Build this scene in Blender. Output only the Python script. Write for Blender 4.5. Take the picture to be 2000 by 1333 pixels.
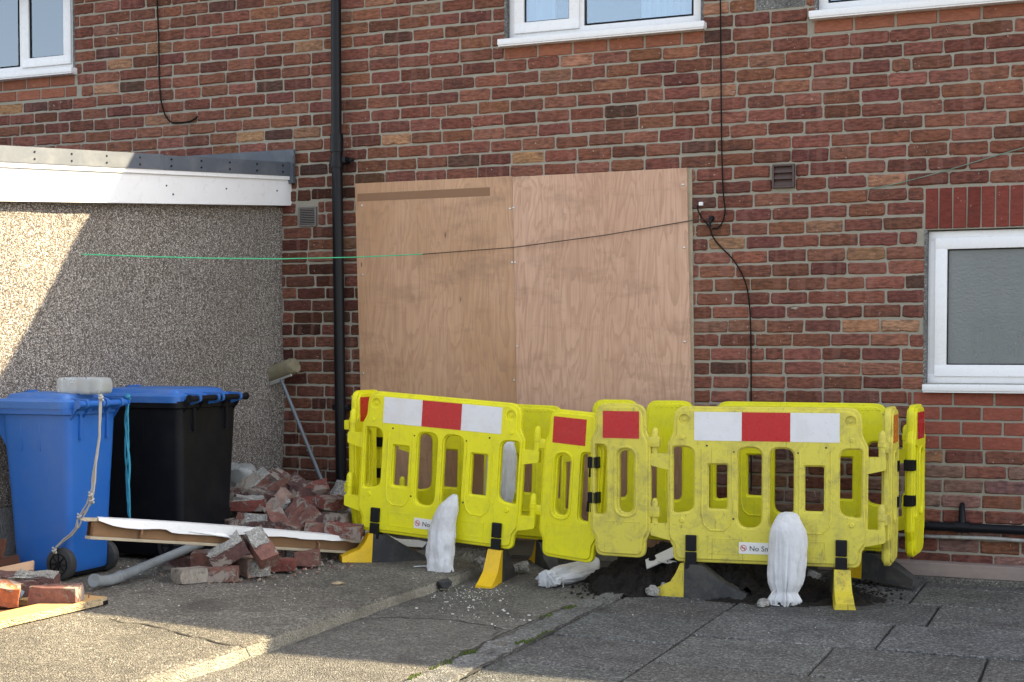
import bpy, bmesh, math, random
from mathutils import Vector, Matrix, noise
R = math.radians
rnd = random.Random(7)
for o in list(bpy.data.objects): bpy.data.objects.remove(o)
scene = bpy.context.scene
COL = scene.collection

# ------------------------------------------------------------------ camera, sky, sun, exposure
F_PX, TH, DIST, EYE = 2800.0, math.atan(1172/2800.0), 8.38, 1.30
PITCH, HORIZON = R(2.0), 684.0
XC, YC = 1000.0, HORIZON + F_PX*math.tan(PITCH)
FW = Vector((-math.sin(TH)*math.cos(PITCH), math.cos(TH)*math.cos(PITCH), -math.sin(PITCH)))
RT = Vector((math.cos(TH), math.sin(TH), 0))
UP = RT.cross(FW)
CAM = Vector((0, -DIST, EYE))
cd = bpy.data.cameras.new('camera'); cam = bpy.data.objects.new('camera', cd); COL.objects.link(cam)
cam.matrix_world = Matrix(((RT.x, UP.x, -FW.x, CAM.x), (RT.y, UP.y, -FW.y, CAM.y), (RT.z, UP.z, -FW.z, CAM.z), (0, 0, 0, 1)))
cd.sensor_fit = 'HORIZONTAL'; cd.sensor_width = 36; cd.lens = 36*F_PX/2000
cd.shift_y = (YC-666.5)/2000
cd.clip_start = .05; cd.clip_end = 2000
scene.camera = cam
SUN_EL, SUN_BETA = R(36.3), R(30)            # the sun stands right of and behind the house
S_DIR = Vector((math.cos(SUN_EL)*math.cos(SUN_BETA), math.cos(SUN_EL)*math.sin(SUN_BETA), math.sin(SUN_EL)))
world = bpy.data.worlds.new('World'); scene.world = world; world.use_nodes = True
wn = world.node_tree; wn.nodes.clear()
sky = wn.nodes.new('ShaderNodeTexSky'); sky.sky_type = 'NISHITA'; sky.sun_disc = False
sky.sun_elevation = SUN_EL; sky.sun_rotation = math.atan2(S_DIR.x, S_DIR.y)
sky.air_density = 1.0; sky.dust_density = 2.5; sky.ozone_density = .6
hs = wn.nodes.new('ShaderNodeHueSaturation'); hs.inputs['Saturation'].default_value = .48
bg = wn.nodes.new('ShaderNodeBackground'); bg.inputs['Strength'].default_value = .115
wo = wn.nodes.new('ShaderNodeOutputWorld')
wn.links.new(sky.outputs[0], hs.inputs['Color']); wn.links.new(hs.outputs[0], bg.inputs[0]); wn.links.new(bg.outputs[0], wo.inputs[0])
sl = bpy.data.lights.new('sun', 'SUN'); sl.energy = 5.0; sl.angle = R(.53); sl.color = (1, .82, .53)
so = bpy.data.objects.new('sun', sl); COL.objects.link(so); so.location = (6, 6, 12)
so.rotation_euler = S_DIR.to_track_quat('Z', 'Y').to_euler()
scene.view_settings.view_transform = 'Standard'; scene.view_settings.look = 'None'
scene.view_settings.gamma = 1; scene.view_settings.use_curve_mapping = False
scene.view_settings.exposure = 2.05
scene.render.engine = 'CYCLES'

# ------------------------------------------------------------------ pixel -> place helpers
def ray(x, y): return FW*F_PX + RT*(x-XC) - UP*(y-YC)
def onz(x, y, z=0.0):
    v = ray(x, y); return CAM + v*((z-EYE)/v.z)
def ony(x, y, Y=0.0):
    v = ray(x, y); return CAM + v*((Y+DIST)/v.y)
def onplane(x, y, P, n):
    v = ray(x, y); return CAM + v*((P-CAM).dot(n)/v.dot(n))

# ------------------------------------------------------------------ mesh helpers
class MB:
    def __init__(s): s.v = []; s.f = []; s.c = []
    def add(s, vs, fs, col=None):
        k = len(s.v); s.v += [tuple(p) for p in vs]; s.f += [tuple(i+k for i in f) for f in fs]
        s.c += [col or (1, 1, 1)]*len(vs)
        return s
    def box(s, a, b, m=None, col=None):
        (x0, y0, z0), (x1, y1, z1) = a, b
        vs = [Vector(p) for p in ((x0,y0,z0),(x1,y0,z0),(x1,y1,z0),(x0,y1,z0),(x0,y0,z1),(x1,y0,z1),(x1,y1,z1),(x0,y1,z1))]
        if m: vs = [m @ p for p in vs]
        return s.add(vs, [(0,3,2,1),(4,5,6,7),(0,1,5,4),(1,2,6,5),(2,3,7,6),(3,0,4,7)], col)
    def bbox(s, a, b, r=.004, m=None, col=None):
        """box with chamfered edges"""
        lo, hi = Vector(a), Vector(b); c = (lo+hi)/2; h = (hi-lo)/2
        bm = bmesh.new(); bmesh.ops.create_cube(bm, size=2)
        for v in bm.verts: v.co = Vector((v.co.x*h.x, v.co.y*h.y, v.co.z*h.z)) + c
        bmesh.ops.bevel(bm, geom=bm.edges[:], offset=min(r, min(h)*.9), segments=2, affect='EDGES', profile=.6)
        return s.bm(bm, m, col)
    def bm(s, bm, m=None, col=None):
        bm.verts.index_update()
        vs = [(m @ v.co) if m else v.co.copy() for v in bm.verts]
        fs = [tuple(v.index for v in f.verts) for f in bm.faces]
        bm.free(); return s.add(vs, fs, col)
    def loft(s, loops, cap=True, col=None, closed=False):
        n = len(loops[0]); vs = [p for l in loops for p in l]; fs = []
        for i in range(len(loops)-1 + (1 if closed else 0)):
            a, b = i*n, ((i+1) % len(loops))*n
            for j in range(n):
                k = (j+1) % n; fs.append((a+j, a+k, b+k, b+j))
        if cap and not closed:
            fs.append(tuple(reversed(range(n)))); fs.append(tuple(range((len(loops)-1)*n, len(loops)*n)))
        return s.add(vs, fs, col)
    def tube(s, pts, r, n=8, col=None):
        pts = [Vector(p) for p in pts]; loops = []; ref = None
        for i, p in enumerate(pts):
            t = (pts[min(i+1, len(pts)-1)] - pts[max(i-1, 0)]).normalized()
            if ref is None: ref = t.orthogonal().normalized()
            ref = (ref - t*ref.dot(t)).normalized(); b = t.cross(ref)
            rr = r[i] if isinstance(r, (list, tuple)) else r
            loops.append([p + (ref*math.cos(2*math.pi*k/n) + b*math.sin(2*math.pi*k/n))*rr for k in range(n)])
        return s.loft(loops, True, col)
    def cyl(s, a, b, r, n=16, col=None): return s.tube([a, b], r, n, col)
    def prism(s, poly, axis, a, b, m=None, col=None):
        """poly of 2D points extruded along axis 'x','y' or 'z' from a to b"""
        def P(p, t): return Vector({'x': (t, p[0], p[1]), 'y': (p[0], t, p[1]), 'z': (p[0], p[1], t)}[axis])
        l0 = [P(p, a) for p in poly]; l1 = [P(p, b) for p in poly]
        if m: l0 = [m @ q for q in l0]; l1 = [m @ q for q in l1]
        return s.loft([l0, l1], True, col)
    def build(s, name, mat, parent=None, smooth=None):
        me = bpy.data.meshes.new(name); me.from_pydata(s.v, [], s.f)
        bm = bmesh.new(); bm.from_mesh(me); bmesh.ops.recalc_face_normals(bm, faces=bm.faces[:]); bm.to_mesh(me); bm.free()
        if any(c != (1, 1, 1) for c in s.c):
            at = me.color_attributes.new('tint', 'FLOAT_COLOR', 'POINT')
            for i, c in enumerate(s.c): at.data[i].color = (c[0], c[1], c[2], 1)
        if smooth is not None:
            me.polygons.foreach_set('use_smooth', [True]*len(me.polygons)); me.set_sharp_from_angle(angle=R(smooth))
        return link(name, me, mat, parent)
def link(name, me, mat, parent=None):
    o = bpy.data.objects.new(name, me); COL.objects.link(o)
    if mat: me.materials.clear(); me.materials.append(mat)
    if parent: o.parent = parent
    return o
def empty(name, loc=(0,0,0), rot=(0,0,0)):
    o = bpy.data.objects.new(name, None); o.empty_display_size = .1; COL.objects.link(o)
    o.location = loc; o.rotation_euler = rot; return o
def tag(o, label=None, cat=None, group=None, kind=None):
    for k, v in (('label', label), ('category', cat), ('group', group), ('kind', kind)):
        if v: o[k] = v
    return o
def rpoly(pts, n=5):
    """closed polygon (x, y, radius) with rounded corners"""
    out = []; N = len(pts)
    for i in range(N):
        p = Vector(pts[i][:2]); r = pts[i][2] if len(pts[i]) > 2 else 0
        a = (Vector(pts[i-1][:2])-p); b = (Vector(pts[(i+1) % N][:2])-p)
        if r <= 0: out.append(tuple(p)); continue
        an = a.angle(b); d = min(r/math.tan(an/2), a.length*.49, b.length*.49)
        p0, p1 = p + a.normalized()*d, p + b.normalized()*d
        for k in range(n+1):
            t = k/n; out.append(tuple(p0*(1-t)**2 + p*2*t*(1-t) + p1*t*t))
    return out
def rrect(x0, x1, y0, y1, r, n=5): return rpoly([(x0,y0,r),(x1,y0,r),(x1,y1,r),(x0,y1,r)], n)
def sheet(splines, half, bev, front):
    """flat sheet with holes in the XZ plane, front face towards -Y; front = y of its middle"""
    cu = bpy.data.curves.new('tmp', 'CURVE'); cu.dimensions = '2D'; cu.fill_mode = 'BOTH'
    cu.extrude = max(half-bev, .0005); cu.bevel_depth = bev; cu.bevel_resolution = 2; cu.offset = -bev
    for pts in splines:
        sp = cu.splines.new('POLY'); sp.points.add(len(pts)-1); sp.use_cyclic_u = True
        for p, q in zip(sp.points, pts): p.co = (q[0], q[1], 0, 1)
    ob = bpy.data.objects.new('tmp', cu); me = bpy.data.meshes.new_from_object(ob)
    vs = [(v.co.x, front - v.co.z, v.co.y) for v in me.vertices]; fs = [tuple(p.vertices) for p in me.polygons]
    bpy.data.objects.remove(ob); bpy.data.curves.remove(cu); bpy.data.meshes.remove(me)
    return vs, fs
def text_mesh(body, size, depth=.0006):
    cu = bpy.data.curves.new('tmp', 'FONT'); cu.body = body; cu.size = size; cu.extrude = depth; cu.resolution_u = 3
    ob = bpy.data.objects.new('tmp', cu); me = bpy.data.meshes.new_from_object(ob)
    vs = [(v.co.x, -v.co.z, v.co.y) for v in me.vertices]; fs = [tuple(p.vertices) for p in me.polygons]
    bpy.data.objects.remove(ob); bpy.data.curves.remove(cu); bpy.data.meshes.remove(me)
    return vs, fs
def fbm(p, o=4): return noise.fractal(Vector(p), 1.0, 2.0, o)

# ------------------------------------------------------------------ materials
class NT:
    def __init__(s, name):
        s.m = bpy.data.materials.new(name); s.m.use_nodes = True; s.t = s.m.node_tree; s.t.nodes.clear()
        s.out = s.n('ShaderNodeOutputMaterial'); s.b = s.n('ShaderNodeBsdfPrincipled'); s.l(s.b.outputs[0], s.out.inputs[0])
        s.tc = s.n('ShaderNodeTexCoord').outputs['Object']
    def n(s, t, **k):
        q = s.t.nodes.new(t)
        for a, b in k.items(): setattr(q, a, b)
        return q
    def l(s, a, b): s.t.links.new(a, b)
    def val(s, inp, v):
        if hasattr(v, 'links') or isinstance(v, bpy.types.NodeSocket): s.l(v, inp)
        else: inp.default_value = v if not isinstance(v, tuple) or len(v) == 4 or inp.type == 'VECTOR' else (*v, 1)
    def map(s, scale=(1,1,1), rot=(0,0,0), co=None):
        q = s.n('ShaderNodeMapping'); s.l(co or s.tc, q.inputs[0]); q.inputs['Scale'].default_value = scale; q.inputs['Rotation'].default_value = rot
        return q.outputs[0]
    def noise(s, scale, detail=4, rough=.6, co=None, dist=0):
        q = s.n('ShaderNodeTexNoise'); s.l(co or s.tc, q.inputs['Vector']); q.inputs['Scale'].default_value = scale
        q.inputs['Detail'].default_value = detail; q.inputs['Roughness'].default_value = rough; q.inputs['Distortion'].default_value = dist
        return q.outputs['Fac']
    def voro(s, scale, feature='F1', out='Distance', co=None, rand=1):
        q = s.n('ShaderNodeTexVoronoi', feature=feature); s.l(co or s.tc, q.inputs['Vector']); q.inputs['Scale'].default_value = scale
        q.inputs['Randomness'].default_value = rand
        return q.outputs[out]
    def ramp(s, fac, stops, interp='LINEAR'):
        q = s.n('ShaderNodeValToRGB'); s.val(q.inputs[0], fac); e = q.color_ramp.elements; q.color_ramp.interpolation = interp
        while len(e) < len(stops): e.new(.5)
        for a, (p, c) in zip(e, stops):
            a.position = p; a.color = (*c, 1) if isinstance(c, tuple) else (c, c, c, 1)
        return q.outputs[0]
    def mix(s, fac, a, b, mode='MIX'):
        q = s.n('ShaderNodeMix', data_type='RGBA', blend_type=mode)
        s.val(q.inputs[0], fac); s.val(q.inputs[6], a); s.val(q.inputs[7], b); return q.outputs[2]
    def math(s, op, a, b=0.0, clamp=False):
        q = s.n('ShaderNodeMath', operation=op, use_clamp=clamp); s.val(q.inputs[0], a); s.val(q.inputs[1], b); return q.outputs[0]
    def bump(s, h, dist=.002, strength=1.0, prev=None):
        q = s.n('ShaderNodeBump'); s.val(q.inputs['Height'], h); q.inputs['Distance'].default_value = dist; q.inputs['Strength'].default_value = strength
        if prev: s.l(prev, q.inputs['Normal'])
        return q.outputs[0]
    def sep(s, co=None):
        q = s.n('ShaderNodeSeparateXYZ'); s.l(co or s.tc, q.inputs[0]); return q.outputs
    def attr(s, name='tint'): return s.n('ShaderNodeAttribute', attribute_name=name).outputs['Color']
    def done(s, color, rough=.6, normal=None, metal=0, spec=.5, **kw):
        b = s.b; s.val(b.inputs['Base Color'], color); s.val(b.inputs['Roughness'], rough); b.inputs['Metallic'].default_value = metal
        b.inputs['Specular IOR Level'].default_value = spec
        if normal: s.l(normal, b.inputs['Normal'])
        for k, v in kw.items(): s.val(b.inputs[k], v)
        return s.m

def world_co(nt):
    g = nt.n('ShaderNodeNewGeometry'); return g.outputs['Position']

def m_brick(name='brick_face', smooth=False):
    t = NT(name); P = world_co(t); base = t.attr()
    co = t.map((1, 1, 3.2), co=P)
    n1 = t.noise(24, 5, .65, co); n2 = t.noise(90, 3, .6, P); n3 = t.noise(7, 3, .5, P)
    dark = t.ramp(n1, [(.40, .50), (.60, 1.0)])
    c = t.mix(.45 if smooth else .85, base, dark, 'MULTIPLY')
    kiss = t.ramp(t.noise(11, 4, .6, t.map((1, 1, 4.5), (0, 0, .7), co=P)), [(.56, 0.), (.66, 1.)])
    c = t.mix(t.math('MULTIPLY', kiss, .15 if smooth else .55), c, (.05, .035, .035))
    bnd = t.ramp(t.noise(17, 2, .5, t.map((1, 1, .12), (0, 0, .2), co=P)), [(.58, 0.), (.62, 1.)])
    c = t.mix(t.math('MULTIPLY', bnd, .0 if smooth else .30), c, (.25, .125, .10))
    # sandy scuffs and pale salts
    sc = t.ramp(t.noise(42, 4, .7, t.map((1, 1, 2), co=P)), [(.62, 0.), (.74, 1.)])
    c = t.mix(t.math('MULTIPLY', sc, .10 if smooth else .38), c, (.42, .24, .16))
    c = t.mix(t.math('MULTIPLY', t.ramp(n3, [(.55, 0.), (.75, 1.)]), .22), c, (.05, .04, .04))
    fl = t.ramp(t.noise(60, 2, .5, t.map((1, 1, 1), co=P)), [(.735, 0.), (.76, 1.)])
    c = t.mix(t.math('MULTIPLY', fl, .55), c, (.6, .56, .5))
    h = t.math('ADD', t.math('MULTIPLY', n1, 1.0), t.math('MULTIPLY', n2, .8))
    return t.done(c, t.ramp(n2, [(.3, .75), (.7, .95)]), t.bump(h, .0012 if smooth else .0028, .8), spec=.08)

def m_mortar():
    t = NT('mortar'); P = world_co(t)
    n = t.noise(130, 4, .7, P); n2 = t.noise(6, 4, .6, P)
    c = t.mix(n2, (.275, .255, .205), (.40, .38, .32))
    c = t.mix(t.math('MULTIPLY', t.ramp(n, [(.3, 1.), (.5, 0.)]), .35), c, (.12, .11, .09))
    return t.done(c, .95, t.bump(t.math('ADD', n, t.noise(28, 3, .6, P)), .006, .8), spec=.05)

def m_pebbledash():
    t = NT('pebbledash'); P = world_co(t)
    cell = t.voro(175, out='Color', co=P); d = t.voro(175, co=P)
    v = t.sep(cell)[0]
    c = t.ramp(v, [(0, (.09, .075, .065)), (.22, (.18, .155, .135)), (.45, (.33, .295, .255)), (.70, (.46, .42, .37)), (.87, (.68, .65, .60)), (1, (.36, .27, .20))], 'CONSTANT')
    c = t.mix(t.ramp(d, [(.48, 0.), (.78, 1.)]), c, (.09, .08, .07))
    st = t.noise(1.1, 4, .6, t.map((1, 1, .5), co=P))
    c = t.mix(t.math('MULTIPLY', t.ramp(st, [(.45, 0.), (.75, 1.)]), .35), c, (.14, .125, .11))
    h = t.math('SUBTRACT', 1.0, d)
    nb = t.bump(h, .006, .9)
    return t.done(c, .8, t.bump(t.noise(40, 3, .6, P), .006, .6, nb), spec=.3)

def m_concrete(name, a, b, dark=(.07,.065,.06), speck=.5, seed=0.0, tint=False):
    t = NT(name); P = world_co(t)
    big = t.noise(.9, 5, .6, t.map((1, 1, 1), (0, 0, seed), co=P)); mid = t.noise(5, 5, .65, P, .4); fine = t.noise(150, 2, .6, P)
    c = t.mix(t.ramp(big, [(.3, 0.), (.7, 1.)]), a, b)
    if tint: c = t.mix(1.0, c, t.attr(), 'MULTIPLY')
    cell = t.sep(t.voro(125, out='Color', co=P))[0]; d = t.voro(125, co=P)
    sp = t.ramp(cell, [(0, .40), (.3, .75), (.55, 1.0), (.8, 1.35), (.93, 2.1)], 'CONSTANT')
    c = t.mix(speck, c, sp, 'MULTIPLY')
    g2 = t.ramp(t.noise(62, 3, .75, P), [(.30, .35), (.48, .9), (.60, 1.25), (.72, 2.0)])
    c = t.mix(min(1, speck*1.15), c, g2, 'MULTIPLY')
    c = t.mix(t.math('MULTIPLY', t.ramp(mid, [(.48, 0.), (.72, 1.)]), .55), c, dark)
    c = t.mix(t.math('MULTIPLY', t.ramp(t.noise(2.2, 6, .7, P, .6), [(.54, 0.), (.70, 1.)]), .55), c, dark)
    # mortar spill and pale scuffs
    c = t.mix(t.math('MULTIPLY', t.ramp(t.noise(11, 5, .75, t.map((1, 2.2, 1), co=P)), [(.66, 0.), (.74, 1.)]), .35), c, (.42, .40, .36))
    h = t.math('ADD', t.math('MULTIPLY', t.math('SUBTRACT', 1.0, d), .9), t.math('MULTIPLY', mid, 1.2))
    return t.done(c, .9, t.bump(h, .009, .9), spec=.08)

def m_plain(name, col, rough=.5, var=.12, scale=9, bump=.0006, bscale=60, spec=.5, dirt=None, dirt_amt=.4, metal=0, tint=False, **kw):
    t = NT(name); P = world_co(t)
    n = t.noise(scale, 4, .6, P)
    base = t.mix(1.0, col, t.attr(), 'MULTIPLY') if tint else col
    c = t.mix(t.math('MULTIPLY', n, var*2), base, tuple(x*.55 for x in col))
    if dirt:
        d1 = t.ramp(t.noise(6, 6, .72, P, .3), [(.46, 0.), (.70, 1.)])
        c = t.mix(t.math('MULTIPLY', d1, dirt_amt), c, dirt)
        d2 = t.ramp(t.noise(38, 4, .7, P), [(.60, 0.), (.72, 1.)])
        c = t.mix(t.math('MULTIPLY', d2, dirt_amt*.7), c, tuple(x*.5 for x in dirt))
    r = t.math('ADD', t.math('MULTIPLY', t.noise(20, 3, .6, P), .25), rough-.12, True)
    return t.done(c, r, t.bump(t.noise(bscale, 3, .6, P), bump, .7), metal=metal, spec=spec, **kw)

def m_plywood(name, a, b, seed):
    t = NT(name)
    co = t.map((1, 1, .10), co=t.tc); co2 = t.map((7, 1, .55), (0, 0, seed), co=t.tc)
    warp = t.noise(2.0, 4, .5, t.map((2.6, 1, .42), (0, seed*.05, 0), co=t.tc), .5)
    rings = t.math('FRACT', t.math('MULTIPLY', warp, 17.0))
    ring = t.ramp(rings, [(0, 0.), (.40, .0), (.82, .8), (.95, 1.), (1., .1)])
    fib = t.noise(75, 6, .75, t.map((1, 1, .035), (0, 0, seed), co=t.tc))
    big = t.noise(1.5, 4, .6, t.map((1, 1, .6), (seed, 0, 0), co=t.tc))
    c = t.mix(t.ramp(big, [(.35, 0.), (.68, 1.)]), a, b)
    c = t.mix(t.math('MULTIPLY', ring, .40), c, (.31, .165, .10))
    c = t.mix(t.math('MULTIPLY', t.ramp(fib, [(.46, 0.), (.70, 1.)]), .45), c, (.33, .19, .125))
    kn = t.ramp(t.voro(5.2, co=t.map((1.25, 1, .42), (0, seed, 0), co=t.tc)), [(.030, 1.), (.055, 0.)])
    c = t.mix(t.math('MULTIPLY', kn, .8), c, (.10, .05, .03))
    sm = t.ramp(t.noise(1.6, 5, .7, t.map((1, 1, 3), (0, 0, seed*2), co=t.tc)), [(.52, 0.), (.75, 1.)])
    c = t.mix(t.math('MULTIPLY', sm, .55), c, (.22, .13, .08))
    return t.done(c, t.ramp(fib, [(.3, .5), (.7, .7)]), t.bump(fib, .0008, .6), spec=.35)

def m_glass(name, tint=(.8, .9, 1.0), refl=.12):
    t = NT(name); t.t.nodes.remove(t.b)
    tr = t.n('ShaderNodeBsdfTransparent'); gl = t.n('ShaderNodeBsdfGlossy'); gl.inputs['Roughness'].default_value = .01
    gl.inputs['Color'].default_value = (*tint, 1)
    tr.inputs['Color'].default_value = (.82, .9, .95, 1)
    fr = t.n('ShaderNodeFresnel'); fr.inputs['IOR'].default_value = 1.52
    q = t.n('ShaderNodeMixShader'); t.val(q.inputs[0], t.math('ADD', t.math('MULTIPLY', fr.outputs[0], 1.6), refl, True))
    t.l(tr.outputs[0], q.inputs[1]); t.l(gl.outputs[0], q.inputs[2]); t.l(q.outputs[0], t.out.inputs[0]); return t.m

def _frost(t, c, n):
    m_ = t.done(c, .22, t.bump(n, .006, .9), spec=.6)
    tr = t.n('ShaderNodeBsdfTransparent'); q = t.n('ShaderNodeMixShader'); q.inputs[0].default_value = .42
    t.l(t.b.outputs[0], q.inputs[1]); t.l(tr.outputs[0], q.inputs[2]); t.l(q.outputs[0], t.out.inputs[0]); return m_

def m_frosted():
    t = NT('obscure_glass'); P = world_co(t)
    n = t.noise(60, 3, .6, t.map((1.0, 1, 1.6), co=P))
    s = t.noise(3, 3, .5, t.map((1.3, 1, .5), co=P))
    c = t.mix(s, (.075, .08, .075), (.15, .155, .145))
    c = t.mix(s, (.20, .22, .215), (.34, .37, .37))
    return t.done(c, .30, t.bump(n, .006, .9), spec=.6, **{'Transmission Weight': .0}) if False else _frost(t, c, n)

def m_yellow(name, col, dirt, amt, rough=.42):
    t = NT(name)
    P = world_co(t)
    n = t.noise(4, 3, .5, P)
    c = t.mix(t.math('MULTIPLY', n, .25), col, tuple(x*.78 for x in col))
    d1 = t.ramp(t.noise(9, 7, .75, P, .5), [(.47, 0.), (.68, 1.)])
    c = t.mix(t.math('MULTIPLY', d1, amt), c, dirt)
    d2 = t.ramp(t.noise(55, 4, .75, t.map((1, 1, .6), co=P)), [(.60, 0.), (.70, 1.)])
    c = t.mix(t.math('MULTIPLY', d2, amt*.9), c, tuple(x*.4 for x in dirt))
    for rz, k in ((.5, 0), (-.7, 1.3), (1.2, 2.9)):
        sc = t.ramp(t.noise(70, 2, .5, t.map((1, 1, .05), (k, rz, 0), co=P)), [(.70, 0.), (.73, 1.)])
        c = t.mix(t.math('MULTIPLY', sc, amt*.6), c, tuple(x*.45 for x in dirt))
    return t.done(c, t.math('ADD', t.math('MULTIPLY', d1, .2), rough), t.bump(t.noise(120, 2, .5, P), .0006, .6), spec=.45)

def m_rubble_brick():
    t = NT('loose_brick_clay'); co = t.tc; base = t.attr()
    info = t.n('ShaderNodeObjectInfo').outputs['Random']
    off = t.n('ShaderNodeVectorMath', operation='ADD'); t.l(co, off.inputs[0])
    cmb = t.n('ShaderNodeCombineXYZ'); t.l(t.math('MULTIPLY', info, 40.0), cmb.inputs[0]); t.l(cmb.outputs[0], off.inputs[1])
    P = off.outputs[0]
    n1 = t.noise(22, 5, .7, P); n2 = t.noise(9, 5, .7, P, .6)
    c = t.mix(.7, base, t.ramp(n1, [(.35, .5), (.65, 1.15)]), 'MULTIPLY')
    mor = t.ramp(n2, [(.50, 0.), (.56, 1.)])
    c = t.mix(t.math('MULTIPLY', mor, .75), c, t.mix(t.noise(40, 4, .6, P), (.22, .195, .165), (.38, .35, .30)))
    blk = t.ramp(t.noise(6, 5, .7, t.map((1, 1, 1), (1, 2, 0), co=P)), [(.60, 0.), (.68, 1.)])
    c = t.mix(t.math('MULTIPLY', blk, .7), c, (.05, .045, .045))
    h = t.math('ADD', n1, t.math('MULTIPLY', mor, .8))
    return t.done(c, .92, t.bump(h, .006, .9), spec=.2)

def m_soil():
    t = NT('wet_soil'); P = world_co(t)
    n = t.noise(30, 6, .75, P)
    c = t.mix(n, (.005, .004, .0035), (.026, .020, .016))
    return t.done(c, .8, t.bump(t.math('ADD', n, t.noise(110, 3, .7, P)), .02, 1), spec=.3)

def m_timber(name, a, b, axis=(.08, 1, 1)):
    t = NT(name); co = t.map(axis, co=t.tc)
    n = t.noise(45, 5, .7, co); n2 = t.noise(5, 4, .6, t.tc)
    c = t.mix(n, a, b); c = t.mix(t.math('MULTIPLY', t.ramp(n2, [(.5, 0.), (.7, 1.)]), .5), c, tuple(x*.45 for x in a))
    return t.done(c, .8, t.bump(n, .0015, .8), spec=.25)

def m_bag():
    t = NT('woven_bag'); P = t.tc
    w1 = t.n('ShaderNodeTexWave', bands_direction='Z'); t.l(P, w1.inputs['Vector']); w1.inputs['Scale'].default_value = 130
    w2 = t.n('ShaderNodeTexWave', bands_direction='X'); t.l(P, w2.inputs['Vector']); w2.inputs['Scale'].default_value = 130
    w = t.math('ADD', w1.outputs['Fac'], w2.outputs['Fac'])
    n = t.noise(7, 5, .7, P)
    c = t.mix(t.math('MULTIPLY', t.ramp(n, [(.40, 0.), (.72, 1.)]), .6), (.66, .67, .69), (.42, .41, .39))
    nb = t.bump(t.noise(26, 4, .6, t.map((1, 1, .35), co=P)), .016, .6)
    return t.done(c, .55, t.bump(w, .0004, .5, nb), spec=.4, **{'Subsurface Weight': .0})

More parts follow.
